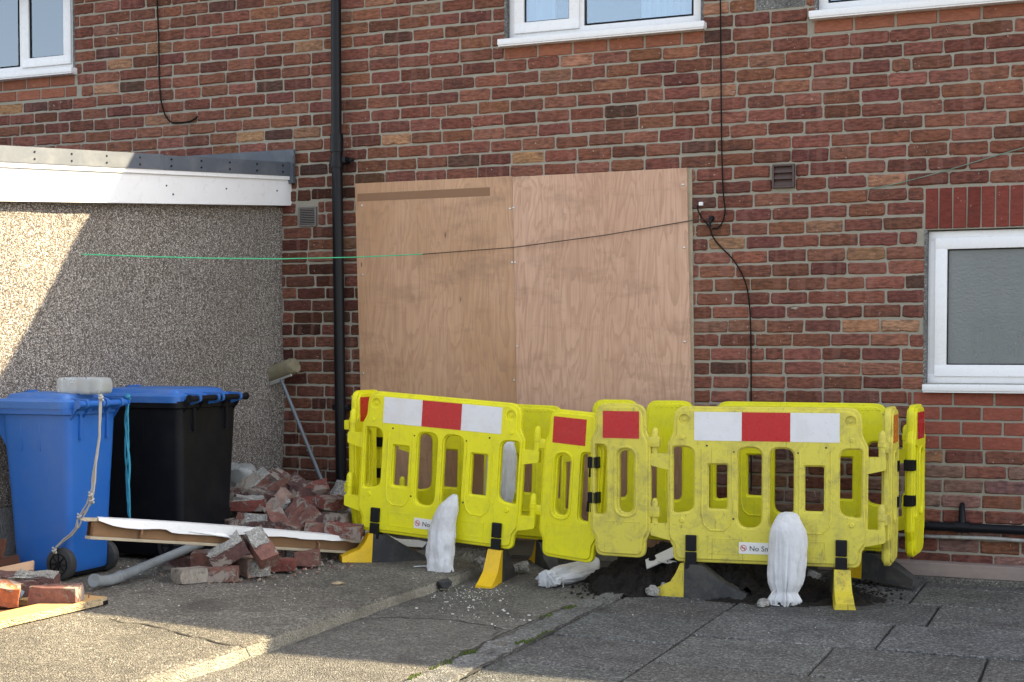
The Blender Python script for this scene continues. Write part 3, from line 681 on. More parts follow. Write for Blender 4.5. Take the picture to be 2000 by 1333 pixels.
def window(key, panes, blind=None, frosted=False, sill_out=.07):
    x0, x1, z0, z1 = WINS[key]; yf = .035; fr = .055
    m = MB(); ring = lambda a, b, c, d, t, y0, y1: [m.bbox((a, y0, c), (b, y1, c+t), .005), m.bbox((a, y0, d-t), (b, y1, d), .005), m.bbox((a, y0+.0006, c+t*.9), (a+t, y1, d-t*.9), .005), m.bbox((b-t, y0+.0006, c+t*.9), (b, y1, d-t*.9), .005)]
    ring(x0+.004, x1-.004, z0, z1-.006, fr, yf, yf+.07)
    for xm in [p[0] for p in panes[1:]]: m.bbox((xm-.022, yf+.001, z0+fr*.9), (xm+.022, yf+.07, z1-fr*.9), .004)
    win = hpart(m, 'window', MAT['upvc_clean'], None, 40)
    for i, (a, b, openable) in enumerate(panes):
        a2 = a+(fr if i == 0 else .02); b2 = b-(fr if i == len(panes)-1 else .02); c2, d2 = z0+fr-.004, z1-fr
        t = .012
        if openable:
            m = MB(); t = .058
            ring(a2-.012, b2+.012, c2-.012, d2+.012, t+.008, yf-.016, yf+.05); hpart(m, 'sash', MAT['upvc_clean'], win, 40)
        m = MB(); q = t-.004
        ring(a2+q, b2-q, c2+q, d2-q, .006, yf-.004, yf+.02); hpart(m, 'gasket', MAT['black'], win)
        m = MB(); m.box((a2+q, yf+.006, c2+q), (b2-q, yf+.012, d2-q)); hpart(m, 'pane', MAT['frost'] if frosted else MAT['glass'], win)
    m = MB(); so_ = .012 if frosted else .035; m.bbox((x0-so_, -sill_out, z0-.042), (x1+so_, yf+.02, z0-.004), .006); m.box((x0-so_+.005, -sill_out+.006, z0-.05), (x1+so_-.005, .004, z0-.0425)); hpart(m, 'sill', MAT['upvc_clean'], win, 40)
    m = MB(); Yb = 1.6
    for q in ([(x0-.5,.285,z0-.8),(x1+.5,.285,z0-.8),(x1+.5,Yb,z0-.8),(x0-.5,Yb,z0-.8)], [(x0-.5,.285,z1+.1),(x1+.5,.285,z1+.1),(x1+.5,Yb,z1+.1),(x0-.5,Yb,z1+.1)], [(x0-.5,Yb,z0-.8),(x1+.5,Yb,z0-.8),(x1+.5,Yb,z1+.1),(x0-.5,Yb,z1+.1)], [(x0-.5,.285,z0-.8),(x0-.5,Yb,z0-.8),(x0-.5,Yb,z1+.1),(x0-.5,.285,z1+.1)], [(x1+.5,.285,z0-.8),(x1+.5,Yb,z0-.8),(x1+.5,Yb,z1+.1),(x1+.5,.285,z1+.1)]): m.add(q, [(0,1,2,3)])
    hpart(m, 'room', MAT['room'], win)
    if blind == 'vertical':
        x = x0+.02
        while x < x1-.04:
            m = MB(); m.add([(x, .112, z0+.01), (x+.073, .10, z0+.01), (x+.073, .10, z1), (x, .112, z1), (x+.001, .114, z0+.01), (x+.074, .102, z0+.01), (x+.074, .102, z1), (x+.001, .114, z1)], [(0,1,2,3),(4,7,6,5),(0,3,7,4),(1,5,6,2)]); hpart(m, 'blind_slat', MAT['blind'], win); x += .080
    if blind == 'curtain':
        for a, b in ((x0+.06, x0+.28), (x1-.42, x1-.05)):
            m = MB(); n = 40; fr_ = [(a+(b-a)*i/n, .15+.022*math.sin(i*1.35)+.01*math.sin(i*.6)) for i in range(n+1)]
            m.add([(x, y, z0-.4) for x, y in fr_]+[(x, y, z1) for x, y in fr_], [(i, i+1, n+2+i, n+1+i) for i in range(n)]); hpart(m, 'curtain', MAT['curtain'], win, 60)
    # the cement bed around the frame
    m = MB()
    m.box((x0-.014, -.004, z0-.002), (x0+.003, .06, z1)); m.box((x1-.003, -.004, z0-.002), (x1+.014, .06, z1)); hpart(m, 'cement_bed', MAT['channel'], win)
    return win
window('left', [(-8.10, -7.43, False), (-7.43, -6.93, True)], 'vertical')
window('mid', [(-3.545, -3.06, True), (-3.06, -2.285, False)], 'curtain')
window('right', [(-1.60, -1.0, False), (-1.0, -.2, False)], 'vertical')
lw = window('low', [(-.972, -.20, True)], None, True)
m = MB(); m.tube([(-.36,.085,1.17),(-.36,.085,1.28),(-.36,.085,1.31)], [.028,.028,.014], 12); m.tube([(-.43,.085,1.17),(-.43,.085,1.25),(-.43,.085,1.29)], [.028,.028,.012]); m.tube([(-.76,.085,1.17),(-.76,.085,1.21),(-.76,.085,1.225)], [.04,.042,.03], 12); hpart(m, 'toiletries', MAT['blind'], lw, 40)

# vents
m = MB(); a, b = (-1.849, 2.245), (-1.719, 2.382)
m.box((a[0], -.006, a[1]), (b[0], .02, b[1])); v = hpart(m, 'air_vent', MAT['vent'])
m = MB()
for c in ((a[0], a[0]+.012, a[1], b[1]), (b[0]-.012, b[0], a[1], b[1])): m.bbox((c[0], -.03, c[2]), (c[1], .0, c[3]), .003)
m.bbox((a[0]+.012, -.0295, b[1]-.012), (b[0]-.012, 0, b[1]), .003); m.bbox((a[0]+.012, -.0295, a[1]), (b[0]-.012, 0, a[1]+.012), .003); hpart(m, 'vent_frame', MAT['vent'], v)
for k in range(3):
    m = MB(); z = a[1]+.013+k*.0375
    m.add([(a[0]+.013,-.028,z),(b[0]-.013,-.028,z),(b[0]-.013,-.010,z+.036),(a[0]+.013,-.010,z+.036),(a[0]+.013,-.006,z),(b[0]-.013,-.006,z),(b[0]-.013,-.006,z+.036),(a[0]+.013,-.006,z+.036)], [(0,1,2,3),(0,4,5,1),(3,2,6,7),(0,3,7,4),(1,5,6,2)]); hpart(m, 'louvre', MAT['vent'], v)
m = MB(); m.box((-5.057, -.004, 2.128), (-4.92, .02, 2.258)); v = hpart(m, 'air_vent', MAT['black'])
m = MB()
for c in ((-5.057,-5.045,2.128,2.258),(-4.932,-4.92,2.128,2.258),(-5.045,-4.932,2.246,2.258),(-5.045,-4.932,2.128,2.14)): m.box((c[0],-.016,c[2]),(c[1],-.003,c[3]))
hpart(m, 'vent_frame', MAT['galv'], v)
for k in range(9):
    m = MB(); z = 2.1445+k*.0115; m.box((-5.0445,-.013,z),(-4.9325,-.003,z+.0055)); hpart(m, 'louvre', MAT['galv'], v)

# downpipe
m = MB(); m.tube([(-4.728, -.075, 4.08), (-4.728, -.075, 2.60)], .034, 20); m.tube([(-4.726, -.075, 2.66), (-4.700, -.075, .05)], .036, 20)
dp = hpart(m, 'downpipe', MAT['black'], None, 50)
for z0, z1 in ((2.60, 2.72), (2.50, 2.535)):
    m = MB(); m.tube([(-4.726, -.075, z0), (-4.726, -.075, z1)], .043, 20); hpart(m, 'collar', MAT['black'], dp, 50)
m = MB(); m.bbox((-4.785, -.075, 2.53), (-4.665, -.005, 2.57), .004); m.cyl((-4.67, -.035, 2.55), (-4.625, -.035, 2.55), .012, 10); hpart(m, 'bracket', MAT['black'], dp, 50)
m = MB(); m.bbox((-4.77,-.075,.9),(-4.65,-.005,.94),.004); hpart(m, 'bracket', MAT['black'], dp, 50)

# gas and water pipes at the wall foot
m = MB(); m.tube([(-2.2, -.055, .312), (2.2, -.055, .305)], .026, 14); gp = hpart(m, 'gas_pipe', MAT['gaspipe'], None, 50)
m = MB(); m.tube([(-.762,-.055,.312),(-.762,-.05,.37),(-.765,-.03,.42),(-.765,.01,.44)], [.022,.02,.016,.012], 12); m.tube([(-.80,-.055,.312),(-.72,-.055,.312)], .032, 12); hpart(m, 'pipe_branch', MAT['gaspipe'], gp, 50)
m = MB(); pts = [(-2.2+i*.1, -.045+.003*math.sin(i*1.3), .252+.003*math.sin(i*.9)) for i in range(44)]; m.tube(pts, .011, 10); hpart(m, 'water_pipe', MAT['whitepipe'], None, 50)

# ------------------------------------------------------------------ pebble-dashed extension standing out from the house
PSI = R(82); J = Vector((-5.189, 0, 0)); ED = Vector((-math.cos(PSI), -math.sin(PSI), 0)); EN = Vector((math.sin(PSI), -math.cos(PSI), 0))
ext = tag(empty('extension', J), 'flat-roofed extension with pebble-dashed wall, white fascia and grey roof edge', 'extension')
def EP(t, out, z): return J + ED*t + EN*out + Vector((0, 0, z))
def ebox(mb, t0, t1, o0, o1, za, zb):
    """za, zb: functions of t giving bottom and top"""
    vs = [EP(t, o, q(t)) for t in (t0, t1) for o in (o0, o1) for q in (za, zb)]
    mb.add(vs, [(0,1,3,2),(4,6,7,5),(0,4,5,1),(2,3,7,6),(0,2,6,4),(1,5,7,3)]); return mb
def epart(mb, name, mat, parent=None, smooth=None):
    o = mb.build(name, mat, None, smooth); o.parent = parent or ext
    if not parent: o.matrix_parent_inverse = Matrix.Translation(-J)
    return o
def pl(p, q, out):
    """line z(t) through two pixels on the extension plane moved out by `out`"""
    a = onplane(*p, J+EN*out, EN)-J; b = onplane(*q, J+EN*out, EN)-J; ta, tb = a.dot(ED), b.dot(ED)
    return lambda t: a.z + (b.z-a.z)*(t-ta)/(tb-ta)
c = lambda z: (lambda t: z)
fb, ft, cb, ct = pl((0,393),(570,402),.07), pl((0,316),(567,344),.07), pl((0,316),(567,343),.085), pl((0,284),(567,316),.085)
# rough wall face: a displaced grid
m = MB(); nt, nz = 130, 80; vs = []; fs = []
for j in range(nz+1):
    for i in range(nt+1):
        t = 4.6*i/nt; z = .44+(2.26-.44)*j/nz; vs.append(EP(t, .02*fbm((t*1.5, z*1.5, 2), 2)+.004*fbm((t*14, z*14, 5), 2) - (.02 if j == 0 else 0), z))
for j in range(nz):
    for i in range(nt): a = j*(nt+1)+i; fs.append((a, a+1, a+nt+2, a+nt+1))
m.add(vs, fs); epart(m, 'wall', MAT['pebble'], None, 70)
m = MB(); ebox(m, -.05, 4.6, -.30, -.03, c(.3), c(2.2)); ebox(m, 4.35, 4.6, -3.2, -.31, c(-.05), c(2.1)); epart(m, 'inner_wall', MAT['plinth'])
m = MB(); ebox(m, 0, 4.6, -.28, -.012, c(-.05), c(.445)); epart(m, 'plinth', MAT['plinth'])
m = MB(); ebox(m, -.05, 4.7, .048, .07, fb, ft); ebox(m, -.05, 4.7, .0702, .082, lambda t: ft(t)-.028, lambda t: ft(t)+.003)
fas = epart(m, 'fascia', MAT['upvc'])
m = MB(); ebox(m, -.05, 4.7, -.06, .047, fb, lambda t: fb(t)+.01); epart(m, 'soffit', MAT['upvc'])
m = MB(); ebox(m, 1.2, 4.7, .060, .088, lambda t: ft(t)-.002, ct); cap = epart(m, 'roof_edge', MAT['lead'])
m = MB(); ebox(m, -.05, 1.205, .062, .085, lambda t: ft(t)-.004, lambda t: ct(t)-.004); epart(m, 'roof_edge', MAT['lead'])
m = MB(); ebox(m, .0, 4.7, -3.3, .058, lambda t: ft(t)-.05, lambda t: ct(t)-.02); epart(m, 'flat_roof', MAT['lead'])
m = MB(); t = .1
while t < 4.6:
    for dz in (.25, .7):
        zz = (ft(t)*(1-dz)+ct(t)*dz); p = EP(t, .088, zz); m.cyl(p-EN*.002, p+EN*.003, .006, 8)
    t += .26
epart(m, 'nails', MAT['black'], cap).matrix_parent_inverse = Matrix()
m = MB()
for (x, y) in ((325,363),(338,380),(442,369),(541,373)):
    p = onplane(x, y, J+EN*.07, EN); m.cyl(p-EN*.002, p+EN*.002, .006, 8)
epart(m, 'nails', MAT['black'], fas).matrix_parent_inverse = Matrix()
m = MB(); m.box((-6.9, -.035, 2.42), (-5.085, -.004, ony(575, 292, -.03).z)); m.tube([(-5.09,-.03,2.64),(-5.075,-.045,2.60),(-5.082,-.03,2.55)], .012, 8); hpart(m, 'flashing', MAT['lead'])

# ------------------------------------------------------------------ plywood boards over the opening
def board(name, pxs, mat, label, screws, y=-.030, th=.018, extra=None):
    q = [ony(px, py, y) for px, py in pxs]; cx = sum(p.x for p in q)/4
    e = tag(empty(name, (cx, y, 0)), label, 'board', 'plywood sheets boarding up the doorway')
    loc = [Vector((p.x-cx, 0, p.z)) for p in q]
    m = MB(); m.loft([[p for p in loc], [p+Vector((0, th, 0)) for p in loc]]); m.build('sheet', mat, e)
    for sx, sy in screws:
        p = ony(sx, sy, y); m = MB(); m.tube([(p.x-cx, .002, p.z), (p.x-cx, -.0015, p.z), (p.x-cx, -.0035, p.z)], [.0075, .0075, .004], 10); m.build('screw', MAT['steel'], e, 30)
    return e, cx
def px_at_z(x, z, y):  # pixel of a place on the board plane, to close the boards at the ground
    d = Vector((x, y, z))-CAM; f = d.dot(FW); return XC+F_PX*d.dot(RT)/f, YC-F_PX*d.dot(UP)/f
bl = ony(705, 770, -.03); br_ = ony(1009, 785, -.03); bR = ony(1351, 790, -.03)
e1, c1 = board('plywood_board', [px_at_z(bl.x+.02, .10, -.03), px_at_z(br_.x+.02, .10, -.03), (1000, 344), (693, 359)], MAT['ply1'], 'warm brown plywood sheet with a dark strip mark, beside the downpipe',
    [(707,402),(996,408),(708,537),(1000,513),(709,730),(1004,743)], -.030)
m = MB(); m.loft([[Vector((p.x-c1, -.0012, p.z)) for p in (ony(698,379,-.03), ony(957,366,-.03), ony(957,383,-.03), ony(698,394,-.03))], [Vector((p.x-c1, .001, p.z)) for p in (ony(698,379,-.03), ony(957,366,-.03), ony(957,383,-.03), ony(698,394,-.03))]]); m.build('tape_mark', MAT['tape'], e1)
e2, c2 = board('plywood_board', [px_at_z(br_.x+.021, .10, -.033), px_at_z(bR.x+.02, .10, -.033), (1341, 328), (1000.5, 346)], MAT['ply2'], 'pinkish plywood sheet with swirling grain and small knots, beside the hanging wire',
    [(1003,406),(1334,361),(1336,484),(1006,513),(1010,677),(1337,668)], -.033)
m = MB(); a, b = ony(1341,330,-.02), ony(1352,790,-.02); m.loft([[Vector((a.x-c2, .034, .1)), Vector((a.x-c2+.065, .034, .1)), Vector((a.x-c2+.03, .034, a.z)), Vector((a.x-c2-.01, .034, a.z))], [Vector((a.x-c2, .019, .1)), Vector((a.x-c2+.065, .019, .1)), Vector((a.x-c2+.03, .019, a.z)), Vector((a.x-c2-.01, .019, a.z))]]); m.build('edge_batten', MAT['lath'], e2)

# ------------------------------------------------------------------ cables and lines on the wall
def wire(name, pts, r, mat, label, y=-.02, cat='cable', n=6):
    P = [ony(p[0], p[1], p[2] if len(p) > 2 else y) for p in pts]
    # smooth through the points
    out = []
    for i in range(len(P)-1):
        p0, p1, p2, p3 = P[max(i-1, 0)], P[i], P[i+1], P[min(i+2, len(P)-1)]
        for k in range(8):
            t = k/8; out.append(.5*((2*p1)+(p2-p0)*t+(2*p0-5*p1+4*p2-p3)*t*t+(3*p1-p0-3*p2+p3)*t**3))
    out.append(P[-1]); m = MB(); m.tube(out, r, n); o = m.build(name, mat, None, 60)
    return tag(o, label, cat) if label else o
wire('hanging_cable', [(306,-60),(307,0),(310,80),(311,150),(316,205),(330,236),(350,240),(372,237),(386,228)], .0055, MAT['cable'], 'black cable hanging down the bricks and curling at its loose end')
wire('wall_cable', [(1406,-60),(1407,0),(1408,120),(1409,250),(1411,340),(1413,380),(1416,410),(1412,432),(1403,445),(1391,447)], .005, MAT['cable'], 'long black cable running straight down the bricks to a wall hole')
lc = wire('loop_wire', [(1369,400),(1362,405),(1370,425),(1385,443),(1392,462),(1405,480),(1432,508),(1452,542),(1462,580),(1466,640),(1467,720),(1467,800),(1467,960)], .0045, MAT['cable'], 'thin dark wire bowing out and dropping down the bricks beside the plywood')
p = ony(1369, 399, -.02); m = MB(); m.bbox((p.x-.012, -.03, p.z-.010), (p.x+.012, -.006, p.z+.012), .004); m.build('connector', MAT['upvc'], lc)
p = ony(1389, 427, -.02); m = MB(); m.tube([(p.x, .0, p.z), (p.x, -.03, p.z)], [.022, .012], 12); m.tube([(p.x,-.02,p.z),(p.x-.01,-.03,p.z-.05)], .009, 8); m.build('wall_grommet', MAT['gaspipe'], lc, 40)
# washing line from the extension across the boards
A_ = onplane(160, 497, J+EN*.03, EN); B_ = ony(825, 497, -.055); C_ = ony(1352, 431, -.04)
def sag(a, b, s, n=24): return [a.lerp(b, i/n)+Vector((0, 0, -s*4*(i/n)*(1-i/n))) for i in range(n+1)]
mid = [Vector(p) for p in sag(A_, B_, .0)]
dz = ony(540, 506, (A_.y+B_.y)/2).z
wl = []
for i, px_ in enumerate([160, 300, 420, 550, 690, 825]):
    t = i/5; Y = A_.y+(B_.y-A_.y)*t; wl.append(ony(px_, [497, 502, 505, 506, 503, 497][i], Y))
ln = tag(empty('washing_line', A_), 'green and brown line stretched from the pebble-dashed wall across the plywood', 'line')
m = MB(); m.tube([p-A_ for p in wl], .0036, 6); m.build('green_cord', MAT['green'], ln, 60)
m = MB(); m.tube([B_-A_, ony(1000, 484, -.058)-A_, ony(1180, 460, -.058)-A_, C_-A_, ony(1388, 428, -.02)-A_], .0028, 6); m.build('brown_cord', MAT['brownline'], ln, 60)
wire('garden_line', [(1690,371,-.010),(1760,357,-.012),(1850,333,-.015),(1950,303,-.02),(2060,272,-.06)], .0028, MAT['palegreen'], 'pale green line crossing the bricks above the frosted window', cat='line')

# ------------------------------------------------------------------ yellow barriers
HB, WB, ZB = .82, 1.03, .185        # panel height, wide panel width, clearance under the panel
def ridge(pts, y, r=.004, n=6): return [(x, y, z) for x, z in pts]
def wide_panel(name, label, mat, old=False, sticker=True):
    e = tag(empty(name), label, 'barrier', 'wide yellow barrier panels'); zb, zt = ZB, ZB+HB; hw = WB/2
    out = rpoly([(-hw+.035, zt, .075), (hw-.035, zt, .075), (hw-.03, zt-.14, .02), (hw, zt-.20, .02), (hw, zt-.45, .01), (hw, zb+.13, .03), (hw-.03, zb+.08, .03), (hw-.035, zb, .085), (-hw+.035, zb, .085), (-hw+.03, zb+.08, .03), (-hw, zb+.13, .03), (-hw, zt-.45, .01), (-hw, zt-.20, .02), (-hw+.03, zt-.14, .02)])
    holes = []
    for s in (1, -1):
        h1 = [(.375, zb+.27, .05), (.482, zb+.255, .02), (.482, zb+.605, .02), (.375, zb+.605, .05)]
        h2 = [(.200, zb+.285, .010), (.295, zb+.285, .010), (.295, zb+.515, .010), (.200, zb+.515, .010)]
        h3 = [(.022, zb+.190, .055), (.142, zb+.190, .055), (.142, zb+.605, .05), (.022, zb+.605, .05)]
        for h in (h1, h2, h3): holes.append(rpoly([(s*x, z, r) for x, z, r in h]))
    inner = rpoly([(-hw+.052, zt-.018, .065), (hw-.052, zt-.018, .065), (hw-.05, zt-.15, .02), (hw-.014, zt-.205, .02), (hw-.014, zt-.45, .01), (hw-.014, zb+.135, .03), (hw-.048, zb+.085, .03), (hw-.05, zb+.018, .07), (-hw+.05, zb+.018, .07), (-hw+.048, zb+.085, .03), (-hw+.014, zb+.135, .03), (-hw+.014, zt-.45, .01), (-hw+.014, zt-.205, .02), (-hw+.05, zt-.15, .02)])
    def grow(poly, d):
        cx = sum(p[0] for p in poly)/len(poly); cz = sum(p[1] for p in poly)/len(poly)
        wx = max(abs(p[0]-cx) for p in poly); wz = max(abs(p[1]-cz) for p in poly)
        return [(cx+(p[0]-cx)*(1+d/wx), cz+(p[1]-cz)*(1+d/wz)) for p in poly]
    m = MB(); m.add(*sheet([out]+holes, .016, .006, 0)); sk = [[(s*.425+.027*math.cos(k*.314), zt-.07+.027*math.sin(k*.314)) for k in range(20)] for s in (1, -1)]
    m.add(*sheet([inner]+[grow(h, .007) for h in holes]+sk, .013, .004, -.014)); m.add(*sheet([inner]+[grow(h, .007) for h in holes], .012, .005, .014))
    for s in (1, -1):       # raised U-shaped beads round the small windows and beads in the lower field
        pts = [(s*.172, zb+.60), (s*.172, zb+.25), (s*.185, zb+.20), (s*.215, zb+.172), (s*.285, zb+.172), (s*.318, zb+.20), (s*.33, zb+.25), (s*.33, zb+.60)]
        m.tube([(x, -.0265, z) for x, z in pts], .005, 6); m.tube([(x, .0255, z) for x, z in pts], .005, 6)
        a, b = s*.14, s*.30
        m.tube([(a, -.027, zb+.05), (b, -.027, zb+.05), (b, -.027, zb+.13), (a, -.027, zb+.13), (a, -.027, zb+.05)], .0022, 5)
        m.tube([(s*.435, -.026, zb+.22), (s*.435, -.034, zb+.22)], [.014, .010], 12)
        m.tube([(s*.435, -.026, zt-.165), (s*.435, -.034, zt-.165)], [.012, .009], 12)
    m.add([(x+.155, y-.0268, z+zb+.068) for x, y, z in text_mesh('CN', .055, .0012)[0]], text_mesh('CN', .055, .0012)[1])
    for k in range(10):
        for s in (1, -1): m.tube([(s*(.44-k*.030), .026, zt-.035), (s*(.44-k*.030), .031, zt-.035)], [.006, .004], 8)
    m.build('panel', mat, e, 35)
    # reflective strip: white, red, white
    for i, mt in enumerate(('white_refl', 'red', 'white_refl')):
        x0 = -.372+.248*i; m = MB(); m.box((x0+.0004, -.0285, zt-.178), (x0+.2476, -.0262, zt-.028)); m.build('reflector', MAT[mt], e)
    for s in (1, -1):
        m = MB(); n = 20
        ringp = lambda r, y: [Vector((s*.425+r*math.cos(2*math.pi*k/n), y, zt-.07+r*math.sin(2*math.pi*k/n))) for k in range(n)]
        m.loft([ringp(.012, -.014), ringp(.011, -.019), ringp(.006, -.020), ringp(.004, -.025)]); m.build('lamp_socket', mat, e, 30)
        for zc, zk, tall in ((zb+.525, zb+.60, .105), (zb+.155, zb+.225, .105)):
            m = MB(); x0, x1 = s*(hw-.02), s*(hw+.088)
            poly = rpoly([(x0, zc-.045, 0), (x1, zc-.02, .012), (x1, zc+.045, .012), (x0, zc+.045, 0)])
            m.prism(poly, 'y', -.020, .020)
            kx = s*(hw+.068); m.tube([(kx, 0, zk-.03), (kx, 0, zk+.02), (kx, 0, zk+.022), (kx, 0, zk+.05), (kx, 0, zk+.052), (kx, 0, zk+.085), (kx, 0, zk+.100), (kx, 0, zk+.106)], [.019, .019, .023, .023, .020, .020, .013, .004], 14)
            m.build('hinge', mat, e, 35)
    for x, z in ((-.165, zb+.585), (.165, zb+.585), (-.165, zb+.235), (.165, zb+.235), (-.305, zb+.615), (.305, zb+.615)):
        m = MB(); m.cyl((x, -.0255, z), (x, -.0285, z), .0055, 8); m.build('rivet', MAT['ink'], e)
    if sticker:
        m = MB(); m.box((-.135, -.0285, zb+.055), (.075, -.0262, zb+.115)); st = m.build('sticker', MAT['sticker'], e)
        m = MB(); vs, fs = text_mesh('No Smoking', .038); m.add([(x-.082, y-.0293, z+zb+.071) for x, y, z in vs], fs); m.build('lettering', MAT['ink'], st)
        m = MB(); cx, cz = -.112, zb+.085; n = 28
        l = [[Vector((cx+r*math.cos(2*math.pi*k/n), y, cz+r*math.sin(2*math.pi*k/n))) for k in range(n)] for r, y in ((.0165,-.0286),(.0165,-.0295),(.0135,-.0295),(.0135,-.0286))]
        m.loft(l, False); m.prism([(cx-.012, cz+.009), (cx-.009, cz+.012), (cx+.012, cz-.009), (cx+.009, cz-.012)], 'y', -.0297, -.0287); m.build('symbol', MAT['redink'], st)
        m = MB(); m.box((cx-.010, -.0293, cz-.002), (cx+.009, -.0287, cz+.002)); m.build('symbol', MAT['ink'], st)
    return e
def foot(e, x, yaw, mat, drop=0.0, ln=.50):
    """wedge foot with yellow toe and black strap; yaw turns it under the panel"""
    M_ = Matrix.Translation((x, 0, -drop)) @ Matrix.Rotation(yaw, 4, 'Z'); h = ZB+drop; w = .047
    def W(pts): return [M_ @ Vector(p) for p in pts]
    def sec(y, wd, z0, z1): return W([(-wd, y, z0), (wd, y, z0), (wd*.86, y, z1), (-wd*.86, y, z1)])
    f = MB(); f.loft([sec(.30, .03, .0, .035), sec(.17, w, .0, .095), sec(.055, w, .0, h-.012), sec(-.030, w, .0, h-.008)])
    ft_ = f.build('foot', MAT['rubber'], e, 25)
    g_ = MB(); g_.loft([sec(-.0302, w+.001, .0, h-.006), sec(-.052, w+.001, .0, h-.008), sec(-.075, w+.002, .0, h-.06), sec(-.105, w+.004, .0, h*.42), sec(-.165, w+.006, .0, .048), sec(-.205, w+.006, .0, .030)])
    g_.build('toe', mat, ft_, 25)
    s_ = MB(); s_.bbox((x-.030, -.040, ZB-.035), (x+.030, -.026, ZB+.055), .005); s_.bbox((x-.029, -.043, ZB+.060), (x+.029, -.026, ZB+.145), .006); s_.bbox((x-.026, -.026, ZB-.04), (x+.026, .028, ZB+.004), .003)
    s_.build('strap', MAT['black'], ft_)
def narrow_panel(name, label, mat, mirror=1, w=.36, clips=True):
    """hinge side at x=0, panel runs to x = w*mirror; front towards -y"""
    e = tag(empty(name), label, 'barrier', 'narrow yellow barrier panels'); s = mirror; zb, zt = ZB, ZB+HB
    q = lambda pts: [(s*x, z, r) for x, z, r in pts]
    a, b = .02, w
    out = rpoly(q([(a+.03, zt, .07), (b-.03, zt, .07), (b-.026, zt-.14, .02), (b, zt-.20, .02), (b, zb+.14, .03), (b-.026, zb+.09, .03), (b-.03, zb, .08), (a+.03, zb, .08), (a+.026, zb+.09, .03), (a, zb+.14, .03), (a, zt-.20, .02), (a+.026, zt-.14, .02)]))
    inn = rpoly(q([(a+.046, zt-.017, .06), (b-.046, zt-.017, .06), (b-.042, zt-.15, .02), (b-.014, zt-.205, .02), (b-.014, zb+.145, .03), (b-.042, zb+.095, .03), (b-.045, zb+.017, .065), (a+.045, zb+.017, .065), (a+.042, zb+.095, .03), (a+.014, zb+.145, .03), (a+.014, zt-.205, .02), (a+.042, zt-.15, .02)]))
    slot = lambda d: rpoly(q([(.115-d, zb+.24-d, .040+d), (.195+d, zb+.24-d, .040+d), (.195+d, zb+.57+d, .040+d), (.115-d, zb+.57+d, .040+d)]))
    es = lambda d: rpoly(q([(.268-d, zb+.225-d, .03), (.330+d*.3, zb+.225-d, .012), (.330+d*.3, zb+.595+d, .012), (.268-d, zb+.595+d, .03)]))
    m = MB(); m.add(*sheet([out, slot(0), es(0)], .016, .006, 0)); m.add(*sheet([inn, slot(.010), es(.006)], .013, .005, -.014)); m.add(*sheet([inn, slot(.010), es(.006)], .012, .005, .014))
    m.add(*sheet([slot(.026), slot(.014)], .006, .004, -.026))
    x0, x1 = s*.075, s*.29
    m.tube([(x1, -.027, zb+.19), (x0, -.027, zb+.19), (x0, -.027, zb+.05)], .0022, 5)
    for k in range(7): m.tube([(s*(.075+k*.032), .026, zt-.035), (s*(.075+k*.032), .031, zt-.035)], [.006, .004], 8)
    m.build('panel', mat, e, 35)
    m = MB(); a_, b_ = sorted((s*.080, s*.285)); m.box((a_, -.0285, zt-.185), (b_, -.0262, zt-.040)); m.build('reflector', MAT['red'], e)
    for zc in (zb+.62, zb+.25):
        m = MB(); m.bbox((min(s*-.028, s*.03), -.018, zc-.028), (max(s*-.028, s*.03), .018, zc+.028), .006); m.build('hinge', mat, e, 35)
    if clips:
        for zc in (zb+.50, zb+.31):
            m = MB(); a_, b_ = sorted((s*.315, s*.375)); m.bbox((a_, -.024, zc-.030), (b_, .028, zc+.030), .004)
            for k in range(5): m.box((a_+.004+k*.011, -.030, zc-.028), (a_+.009+k*.011, -.0235, zc+.028))
            m.build('clip', MAT['black'], e)
    return e
def put(e, p, yaw, roll=0.0, dz=0.0):
    e.location = (p[0], p[1], dz); e.rotation_euler = (0, roll, yaw); return e

FA = put(wide_panel('safety_barrier', 'clean bright yellow barrier tilted over slab edge with draped torn sandbag', MAT['yel']), (-3.572, -1.0), R(0), R(3.9), .030)
foot(FA, -.385, R(-50), MAT['foot_yel'], -.012); foot(FA, .385, R(4), MAT['foot_yel'], .03)
FF = put(wide_panel('safety_barrier', 'dirty faded yellow barrier with draped white sandbag on paving flags', MAT['yel_old'], True), (-1.65, -1.02), R(7.3))
foot(FF, -.385, R(-99), MAT['foot_old']); foot(FF, .385, R(8), MAT['foot_old'])
CC = put(wide_panel('safety_barrier', 'bright yellow barrier seen from behind, in front of the plywood', MAT['yel'], sticker=False), (-3.56, -.30), R(181), R(-1.5), -.03); foot(CC, -.38, R(35), MAT['foot_yel']); foot(CC, .38, R(5), MAT['foot_yel'])
GG = put(wide_panel('safety_barrier', 'bright yellow barrier seen from behind, in front of bricks and gas pipe', MAT['yel'], sticker=False), (-1.62, -.30), R(180), 0, .0); foot(GG, -.40, R(60), MAT['foot_yel'], -.03); foot(GG, .38, R(0), MAT['foot_yel'])
put(narrow_panel('narrow_barrier', 'bright yellow narrow barrier with red patch, between tilted barrier and duller narrow one', MAT['yel'], 1, .40), (-2.965, -.985), R(-9), R(4.0), -.02)
put(narrow_panel('narrow_barrier', 'dull dirty narrow yellow barrier panel with red patch beside faded barrier', MAT['yel_old'], -1), (-2.225, -1.105), R(-2), 0, .01)
put(narrow_panel('narrow_barrier', 'clean narrow yellow panel folded back behind the tilted barrier, next to downpipe', MAT['yel'], 1), (-4.145, -.965), R(86), R(0), .055)
put(narrow_panel('narrow_barrier', 'narrow yellow panel seen from behind, between plywood and dull narrow panel', MAT['yel'], 1, clips=False), (-2.53, -.28), R(181), 0, .0)
